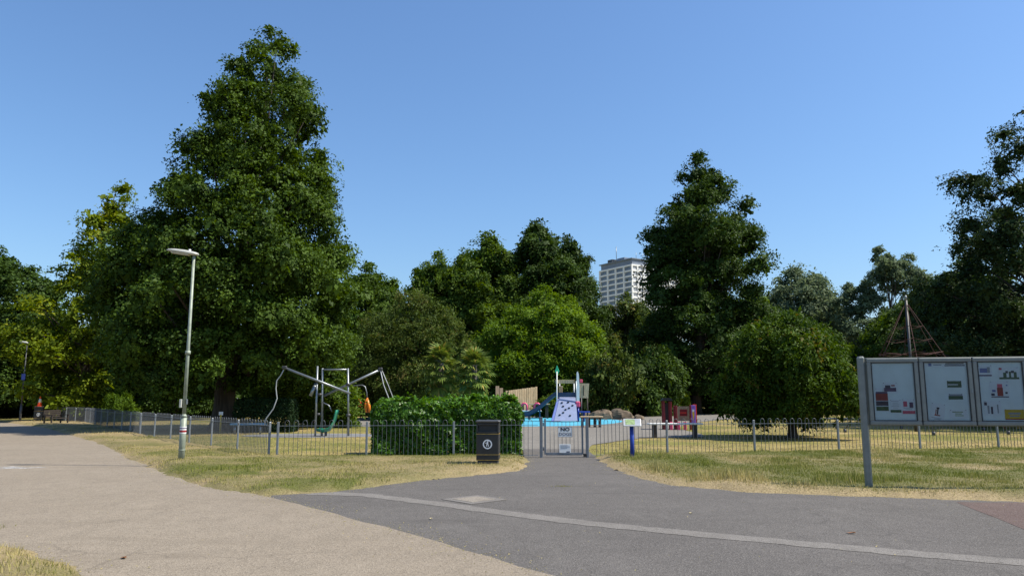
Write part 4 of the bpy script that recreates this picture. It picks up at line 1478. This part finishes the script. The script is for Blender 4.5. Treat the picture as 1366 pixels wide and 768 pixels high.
# hanging spinner further back
sp = thing('play_spinner', 'thin bent pole with a red bucket seat and an orange hanging seat', 'play equipment', (-10.6, 52, -.02), 0)
MB().tube([(-.75, .2, 0), (-.72, .2, 2.2), (-.55, .15, 2.55), (0, 0, 2.6), (.3, 0, 2.62), (.5, 0, 2.5), (.62, 0, 2.1), (.66, 0, 1.72)], .035, 8).build('pole', M['galv'], sp)
MB().tube([(.66, 0, 1.75), (.78, 0, 1.2), (.84, 0, .75), (.62, 0, .80), (.55, 0, 1.25), (.64, 0, 1.7)], [.05, .13, .09, .08, .10, .05], 8).build('hanging_seat', M['orange'], sp)
MB().tube([(-.02, 0, 2.58), (-.02, 0, 1.7)], .012, 5).build('chain', M['galv'], sp)
b = MB()
b.prism([(-.26, -.2, 1.18), (.2, -.2, 1.15), (.24, -.2, 1.5), (.02, -.2, 1.72), (-.14, -.2, 1.7)], (0, 0, 0), (0, .4, 0))
b.build('bucket_seat', M['red'], sp)

# teal balance beam and a small yellow post near the clipped hedge
bm = thing('balance_beam', 'low blue balance beam on the lawn before the clipped hedge', 'play equipment', (-12.9, 37.2, -.02), R(6))
MB().box((0, 0, .46), (1.7, .28, .10), bev=.03).build('beam', M['teal'], bm)
for x in (-.6, .6):
    MB().tube([(x, 0, -.02), (x, 0, .42)], .06, 8).build('leg', M['galv'], bm)
yp = MB().tube([(0, 0, -.02), (0, 0, .9)], .05, 8).box((.0, 0, .95), (.22, .08, .18), 1, bev=.02).build('marker_post', [M['yellow'], M['paper']], None, (-14.9, 38.9, -.02))
tag(yp, 'short yellow marker post with a pale plate beside the tallest tree trunk', 'post')

# red flower-shaped spring toy behind the hedge
rt = thing('spring_rider', 'small orange-red spring rider peeping over the laurel hedge', 'play equipment', (-1.25, 42, -.02), R(20))
sp_pts = [(.07 * math.cos(k * .9), .07 * math.sin(k * .9), .02 + k * .02) for k in range(30)]
MB().tube(sp_pts, .015, 5).build('spring', M['dark_grey'], rt)
MB().tube([(-.45, 0, .75), (-.2, 0, .85), (.2, 0, .9), (.4, 0, 1.25), (.5, 0, 1.55), (.68, 0, 1.62)], [.08, .2, .2, .17, .15, .06], 9).build('body', M['red'], rt)
MB().tube([(.42, -.25, 1.45), (.42, .25, 1.45)], .03, 6).build('handle', M['orange'], rt)
MB().box((.1, 0, 1.08), (.3, .2, .05), bev=.02).build('seat', M['orange'], rt)

# ------------------------------------------------------------------ timber palisade
tf = thing('timber_palisade', 'pale timber palisade fence of upright planks behind the pool', 'fence', (-1.2, 67.2, -.02), R(27))
for k in range(8):
    h = 2.72 - .35 * math.exp(-((k - 1) / 1.2) ** 2) + (.25 if k < 2 else 0)
    if k < 2:
        MB().box((.0 + k * .38, .25, h / 2), (.35, .07, h), bev=.01).build('plank', M['timber_grey'], tf)
for k in range(14):
    h = 2.38 + .36 * (k / 13) + .03 * math.sin(k * 3.1)
    MB().box((.85 + k * .228, 0, h / 2 + .5 - .25), (.208, .06, h - .5), bev=.01).build('plank', M['timber_warm' if k % 3 else 'timber'], tf)
MB().box((2.35, .06, .8), (3.2, .05, .12)).build('rail', M['timber_grey'], tf)
MB().box((2.35, .06, 2.0), (3.2, .05, .12)).build('rail', M['timber_grey'], tf)
for x in (.8, 2.3, 3.85):
    MB().box((x, .12, 1.2), (.12, .07, 2.4)).build('post', M['timber_grey'], tf)
dk = thing('timber_deck', 'low timber deck below the palisade fence', 'deck', (.9, 65.8, -.02), R(2))
for k in range(5):
    MB().box((0, -1.0 + k * .42, 1.22), (4.6, .38, .08)).build('deck_board', M['timber_warm'], dk)
for x in (-2.1, 0, 2.1):
    for y in (-1, .6):
        MB().box((x, y, .58), (.14, .14, 1.2)).build('post', M['timber_dark'], dk)
pk = thing('pink_seesaw', 'small seesaw with two pink hoop seats left of the slide', 'play equipment', (1.3, 62, -.02), 0)
MB().box((.1, 0, .7), (2.0, .14, .10), bev=.02).build('beam', M['white'], pk)
MB().box((.1, 0, .32), (.2, .2, .68)).build('pivot', M['dark_grey'], pk)
for x in (-.3, .75):
    MB().tube([(x - .22, 0, .72), (x - .22, 0, 1.15), (x - .1, 0, 1.3), (x + .1, 0, 1.3), (x + .22, 0, 1.15), (x + .22, 0, .72)], .085, 8).build('hoop', M['pink'], pk)

# ------------------------------------------------------------------ play tower
pt = thing('play_tower', 'ship-like play tower with climbing wall, blue slide and green flag', 'play equipment', (4.0, 57, -.02), 0)
Q = lambda x, y, z: (x - 4.0, y - 57, z)
cw = MB()
# sloping climbing wall
cw.prism([Q(3.05, 55.2, .1), Q(4.75, 55.2, .1), Q(4.75, 56.5, 1.75), Q(3.55, 56.5, 1.75)], (0, 0, 0), (0, .08, .06))
wall = cw.build('climbing_wall', M['lavender'], pt)
MB().prism([Q(3.04, 55.24, .1), Q(3.54, 56.54, 1.75), Q(3.40, 56.6, 1.75), Q(2.86, 55.3, .1)], (0, 0, 0), (0, .08, .06)).build('wall_edge', M['blue_side'], wall)
for (u, v) in ((.2, .25), (.68, .22), (.45, .48), (.3, .62), (.8, .66), (.55, .8), (.35, .35), (.62, .55), (.2, .78)):
    x0, x1 = 3.05 + .5 * v, 4.75
    MB().box(Q(x0 + (x1 - x0) * u, 55.17 + 1.3 * v, .12 + 1.65 * v), (.15, .10, .09), bev=.025).build('hold', M['black'], wall)
for (x, y, h, r) in ((3.35, 56.5, 3.1, .05), (4.80, 56.6, 3.0, .05), (3.65, 58.0, 2.9, .05), (4.75, 58.0, 2.9, .05)):
    MB().tube([Q(x, y, 0), Q(x, y, h)], r, 8).build('post', M['galv'], pt)
MB().box(Q(4.15, 57.3, 1.72), (1.5, 1.6, .10), bev=.02).build('deck', M['timber_dark'], pt)
MB().box(Q(4.15, 56.62, 1.98), (1.5, .05, .34), bev=.01).build('deck_rail', M['blue_dark'], pt)
MB().box(Q(3.95, 56.55, 2.95), (1.45, .06, .26), bev=.01).build('cross_board', M['timber'], pt)
MB().box(Q(3.72, 57.9, 2.2), (.30, .06, .9), bev=.01).build('timber_panel', M['timber'], pt)
MB().tube([Q(3.32, 56.4, 0), Q(3.36, 56.4, 3.7)], .04, 8).build('flagpole', M['white'], pt)
fl = MB()
fl.prism([Q(3.36, 56.38, 4.15), Q(3.22, 56.38, 3.75), Q(3.36, 56.38, 3.35), Q(3.52, 56.40, 3.72)], (0, 0, 0), (.02, .04, 0))
fl.build('flag', M['flag'], pt)
# white fin-like mast on a pink foot
MB().prism([Q(4.78, 56.2, 1.4), Q(5.0, 56.2, 1.4), Q(5.02, 56.2, 2.6), Q(4.98, 56.2, 3.5), Q(4.90, 56.2, 3.72), Q(4.82, 56.2, 3.6), Q(4.80, 56.2, 2.6)], (0, 0, 0), (0, .07, 0)).build('mast', M['white'], pt)
MB().box(Q(4.88, 56.25, 1.28), (.34, .25, .40), bev=.05).build('mast_foot', M['pink'], pt)
MB().tube([Q(4.9, 56.3, 0), Q(4.9, 56.3, 1.1)], .08, 8).build('post', M['blue'], pt)
MB().box(Q(5.2, 56.9, 3.0), (.22, .10, .24), bev=.03).build('pulley', M['pink'], pt)
yp2 = MB().prism([Q(5.05, 56.8, 1.75), Q(5.72, 56.8, 1.72), Q(5.80, 56.8, 2.82), Q(5.05, 56.8, 2.84)], (0, 0, 0), (0, .06, 0)).build('play_panel', M['timber_warm'], pt)
MB().box(Q(5.38, 56.79, 2.3), (.06, .02, .75)).build('slot', M['timber_dark'], yp2)
MB().tube([Q(5.65, 56.83, 0), Q(5.65, 56.83, 1.74)], .05, 8).build('post', M['timber_dark'], pt)
MB().tube([Q(5.2, 56.83, 0), Q(5.2, 56.83, 1.76)], .05, 8).build('post', M['dark_grey'], pt)
MB().box(Q(5.35, 56.4, .72), (.85, .5, .10), bev=.03).build('step', M['blue'], pt)
MB().tube([Q(5.35, 56.4, 0), Q(5.35, 56.4, .68)], .06, 8).build('step_post', M['blue'], pt)
# slide: trough swept down to the left
cl = [(3.45, 57.3, 1.95), (3.2, 57.3, 1.90), (2.7, 57.3, 1.50), (2.2, 57.25, 1.08), (1.7, 57.2, .70), (1.2, 57.2, .48), (.6, 57.2, .42), (.2, 57.2, .42)]
vv, ff = [], []
sec = [(-.34, .26), (-.34, .02), (-.2, -.06), (.2, -.06), (.34, .02), (.34, .26)]
for (x, y, z) in cl:
    vv += [Q(x, y + dy, z + dz) for dy, dz in sec]
for i in range(len(cl) - 1):
    for j in range(5):
        ff.append((i * 6 + j, i * 6 + j + 1, i * 6 + 7 + j, i * 6 + 6 + j))
sd = MB().add(vv, ff, 0, False).build('slide', M['blue_dark'], pt)
so = sd.modifiers.new('thick', 'SOLIDIFY')
so.thickness = .05
MB().tube([Q(.9, 57.2, 0), Q(.9, 57.2, .38)], .06, 8).build('slide_leg', M['teal'], pt)
MB().tube([Q(2.1, 57.25, 0), Q(2.1, 57.25, .92)], .06, 8).build('slide_leg', M['teal'], pt)

# low timber bench by the pool edge
pb = thing('pool_bench', 'pale timber plank bench with dark legs at the pool edge', 'bench', (4.75, 45.5, -.02), R(1))
MB().box((0, 0, .62), (1.35, .42, .09), bev=.02).build('seat', M['timber_warm'], pb)
for x in (-.55, -.15, .2, .5):
    MB().box((x, 0, .285), (.13, .34, .58), bev=.01).build('leg', M['timber_dark'], pb)

# rocks beside the pool
def rock(label, loc, s, seed, rz=0.0):
    rng = np.random.default_rng(seed)
    nu, nv = 12, 7
    vv, ff = [], []
    ph = rng.uniform(0, 6, 4)
    for i in range(nv):
        t = i / (nv - 1) * PI * .5
        for j in range(nu):
            a = 2 * PI * j / nu
            k = 1 + .16 * math.sin(2 * a + ph[0]) + .10 * math.sin(5 * a + ph[1] + 3 * t) + rng.uniform(-.06, .06)
            vv.append((math.cos(a) * math.cos(t) ** .55 * s[0] * k, math.sin(a) * math.cos(t) ** .55 * s[1] * k, math.sin(t) * s[2] * (1 + .12 * math.sin(a + ph[2])) - .02))
    for i in range(nv - 1):
        for j in range(nu):
            ff.append((i * nu + j, i * nu + (j + 1) % nu, (i + 1) * nu + (j + 1) % nu, (i + 1) * nu + j))
    ff.append(tuple((nv - 1) * nu + j for j in range(nu)))
    o = MB().add(vv, ff).build('boulder', M['rock'], None, loc, rz)
    tag(o, label, 'rock', 'boulders along the pool edge')


rock('long low brown boulder nearest the play tower step', (7.4, 62.5, -.03), (1.0, .6, .78), 1, .2)
rock('tallest brown boulder in the row along the pool edge', (9.0, 62.5, -.03), (.9, .6, .85), 2, -.1)
rock('small brown boulder ending the row along the pool edge', (10.3, 61.5, -.03), (.5, .4, .42), 3, .5)
rock('pale flat boulder behind the pool bench', (6.4, 64.5, -.03), (.7, .5, .6), 4, 1.0)

# ------------------------------------------------------------------ long white table and red playhouse
tb = thing('picnic_bench', 'long white-topped bench on dark legs behind the railings', 'bench', (7.22, 33.75, -.02), R(2))
for y in (-.12, .12):
    MB().box((0, y, .60), (2.42, .22, .07), bev=.015).build('plank', M['white'], tb)
for x in (-.92, .88):
    MB().box((x, 0, .29), (.15, .36, .60), bev=.012).build('leg', M['timber_dark'], tb)

ph_ = thing('red_playhouse', 'small dark red playhouse with a purple panel on the playground', 'playhouse', (9.25, 42, -.02), R(-6))
H = lambda x, y, z: (x - 9.25, y, z)
for (x, y, h) in ((8.42, 0, 1.62), (8.80, 0, 1.55), (8.42, .9, 1.6), (8.80, .9, 1.55), (9.08, 0, 1.32), (9.85, 0, 1.35), (10.15, .1, 1.38), (10.15, .9, 1.38), (9.08, .9, 1.3)):
    MB().box(H(x, y, h / 2), (.10, .10, h), bev=.012).build('post', M['maroon' if x < 9.9 else 'red'], ph_)
rf = MB().prism([H(8.30, -.12, 1.58), H(8.92, -.12, 1.58), H(8.80, -.12, 1.74), H(8.42, -.12, 1.74)], (0, 0, 0), (0, 1.15, 0)).build('roof', M['black'], ph_)
MB().box(H(8.61, .88, .9), (.30, .03, 1.1)).build('back_panel', M['black'], ph_)
pw = MB()
pw.box(H(9.46, 0, .62), (.68, .04, .26)).box(H(9.46, 0, 1.20), (.68, .04, .16)).box(H(9.2, 0, .93), (.14, .04, .38)).box(H(9.74, 0, .93), (.12, .04, .38))
pw.build('window_panel', M['timber_grey'], ph_)
MB().box(H(9.45, -.005, .93), (.36, .02, .05)).build('window_bar', M['red'], ph_)
MB().box(H(9.46, .9, .85), (.7, .04, .7)).build('back_panel', M['maroon'], ph_)
pp = MB().box(H(10.0, -.02, .86), (.26, .04, .96), bev=.01).build('side_panel', M['purple'], ph_)
MB().prism([H(9.94, -.048, .95), H(10.0, -.048, .5), H(10.07, -.048, .85), H(10.03, -.048, 1.05)], (0, 0, 0), (0, .008, 0)).build('print', M['yellow'], pp)
MB().box(H(10.0, -.047, 1.05), (.11, .008, .12)).build('print', M['paper'], pp)
for x in (8.75, 9.15, 9.5):
    MB().box(H(x, -.35, .22), (.16, .12, .44), bev=.02).build('stool', M['pink'], ph_)
MB().box(H(9.0, .4, .32), (1.2, .9, .06)).build('floor', M['maroon'], ph_)

# dark posts near the trees
for i, (x, y, h, w) in enumerate([(25.0, 92, 1.35, .5), (26.2, 93, 1.5, .55), (28.0, 92, 1.05, .9)]):
    mb = MB().tube([(0, 0, -.02), (.02, 0, h * .6), (.04, .02, h)], [w * .55, w * .5, w * .44], 9)
    o = mb.build('tree_stump', M['timber_dark'], None, (x, y, -.03))
    tag(o, ['thin dark stump nearest the ragged tree trunk', 'taller dark stump beside the thin stump', 'low broad dark stump at the lawn edge'][i], 'stump', 'stumps at the lawn edge')

# ------------------------------------------------------------------ rope climbing pyramid
rp = thing('rope_pyramid', 'tall rope climbing pyramid with red ropes round a dark mast', 'climbing frame', (21.2, 40, -.02), R(12))
MB().tube([(0, 0, -.02), (0, 0, 7.0)], [.08, .065], 10).build('mast', M['dark_grey'], rp)
MB().tube([(0, 0, 6.95), (0, 0, 7.2)], [.075, .03], 10).build('mast_cap', M['galv'], rp)
NS = 6
RB = 4.2
for k in range(NS):
    a = 2 * PI * k / NS
    MB().tube([(.08 * math.cos(a), .08 * math.sin(a), 6.7), (RB * .48 * math.cos(a), RB * .48 * math.sin(a), 3.25), (RB * math.cos(a), RB * math.sin(a), .1)], .016, 5).build('main_rope', M['rope'], rp)
    MB().tube([(RB * math.cos(a), RB * math.sin(a), -.02), (RB * math.cos(a), RB * math.sin(a), .16)], .08, 8).build('anchor', M['dark_grey'], rp)
for z in (.9, 1.7, 2.5, 3.3, 4.1, 4.8, 5.5):
    f = (6.7 - z) / 6.6
    r = RB * f * (.98 if z > 3 else 1.0)
    for k in range(NS):
        a, b_ = 2 * PI * k / NS, 2 * PI * (k + 1) / NS
        A_, B_ = Vector((r * math.cos(a), r * math.sin(a), z)), Vector((r * math.cos(b_), r * math.sin(b_), z))
        m = (A_ + B_) / 2 - Vector((0, 0, .08 * r))
        MB().tube([A_, m, B_], .012, 4).build('cross_rope', M['rope'], rp)
        if z in (2.5, 4.1):
            MB().tube([A_, Vector((0, 0, z - .1))], .018, 4).build('spoke_rope', M['rope'], rp)

# ------------------------------------------------------------------ office tower
TW = thing('office_tower', 'pale concrete office tower with a dark plant level above the trees', 'building', (65.0, 400, -.03), math.atan2(.55, .835))
# local: corner at origin, +x along the sunny face, +y along the shaded face
LX, LY, HT = 36.0, 27.0, 73.5
MB().box((LX / 2, LY / 2, HT / 2), (LX - .8, LY - .8, HT)).build('core', M['concrete'], TW)
MB().box((LX / 2 - .2, LY / 2 - .2, HT + 1.5), (LX - 1.2, LY - 1.2, 3.2)).build('plant_level', M['tower_dark'], TW)
MB().box((LX / 2, LY / 2, HT + 3.35), (LX + .6, LY + .6, .5)).build('roof_slab', M['tower_dark'], TW)
MB().box((LX / 2, LY / 2, HT - .25), (LX + .2, LY + .2, .9)).build('parapet', M['concrete'], TW)
MB().box((9, 14, HT + 4.8), (9, 6, 2.6)).build('plant_room', M['tower_dark'], TW)
MB().box((4, 20, HT + 4.6), (4.5, 4, 2.2)).build('plant_room', M['dark_grey'], TW)
MB().tube([(4, 17, HT + 3.4), (4, 17, HT + 13)], .18, 6).build('antenna', M['galv'], TW)
for x in (6, 11, 14):
    MB().tube([(x, 3, HT + 3.4), (x, 3, HT + 7.5)], .12, 5).build('antenna', M['galv'], TW)
FL = 2.95
NF = 15
NX, NY = 9, 4
WX = MB().box((0, 0, 0), (LX / NX - 1.0, .1, 1.75)).mesh('window', M['tower_blind'])
WY = MB().box((0, 0, 0), (.1, LY / NY - 1.6, 2.0)).mesh('window', M['tower_glass'])
SX = MB().box((0, 0, 0), (LX, .5, 1.0)).mesh('spandrel', M['concrete'])
SY = MB().box((0, 0, 0), (.5, LY - .5, .85)).mesh('spandrel', M['concrete'])
for f in range(NF):
    z = HT - .75 - f * FL
    for i in range(NX):
        link('window', WX, TW, ((i + .5) * LX / NX, .36, z - .95))
    for i in range(NY):
        link('window', WY, TW, (.36, (i + .5) * LY / NY, z - 1.0))
    link('spandrel', SX, TW, (LX / 2, .25, z - 2.35))
    link('spandrel', SY, TW, (.25, LY / 2 + .25, z - 2.45))
for i in range(NX + 1):
    MB().box((i * LX / NX, .15, HT / 2), (.8, .7, HT)).build('column', M['concrete'], TW)
for i in range(1, NY + 1):
    MB().box((.15, i * LY / NY, HT / 2), (.7, 1.1, HT)).build('column', M['concrete'], TW)
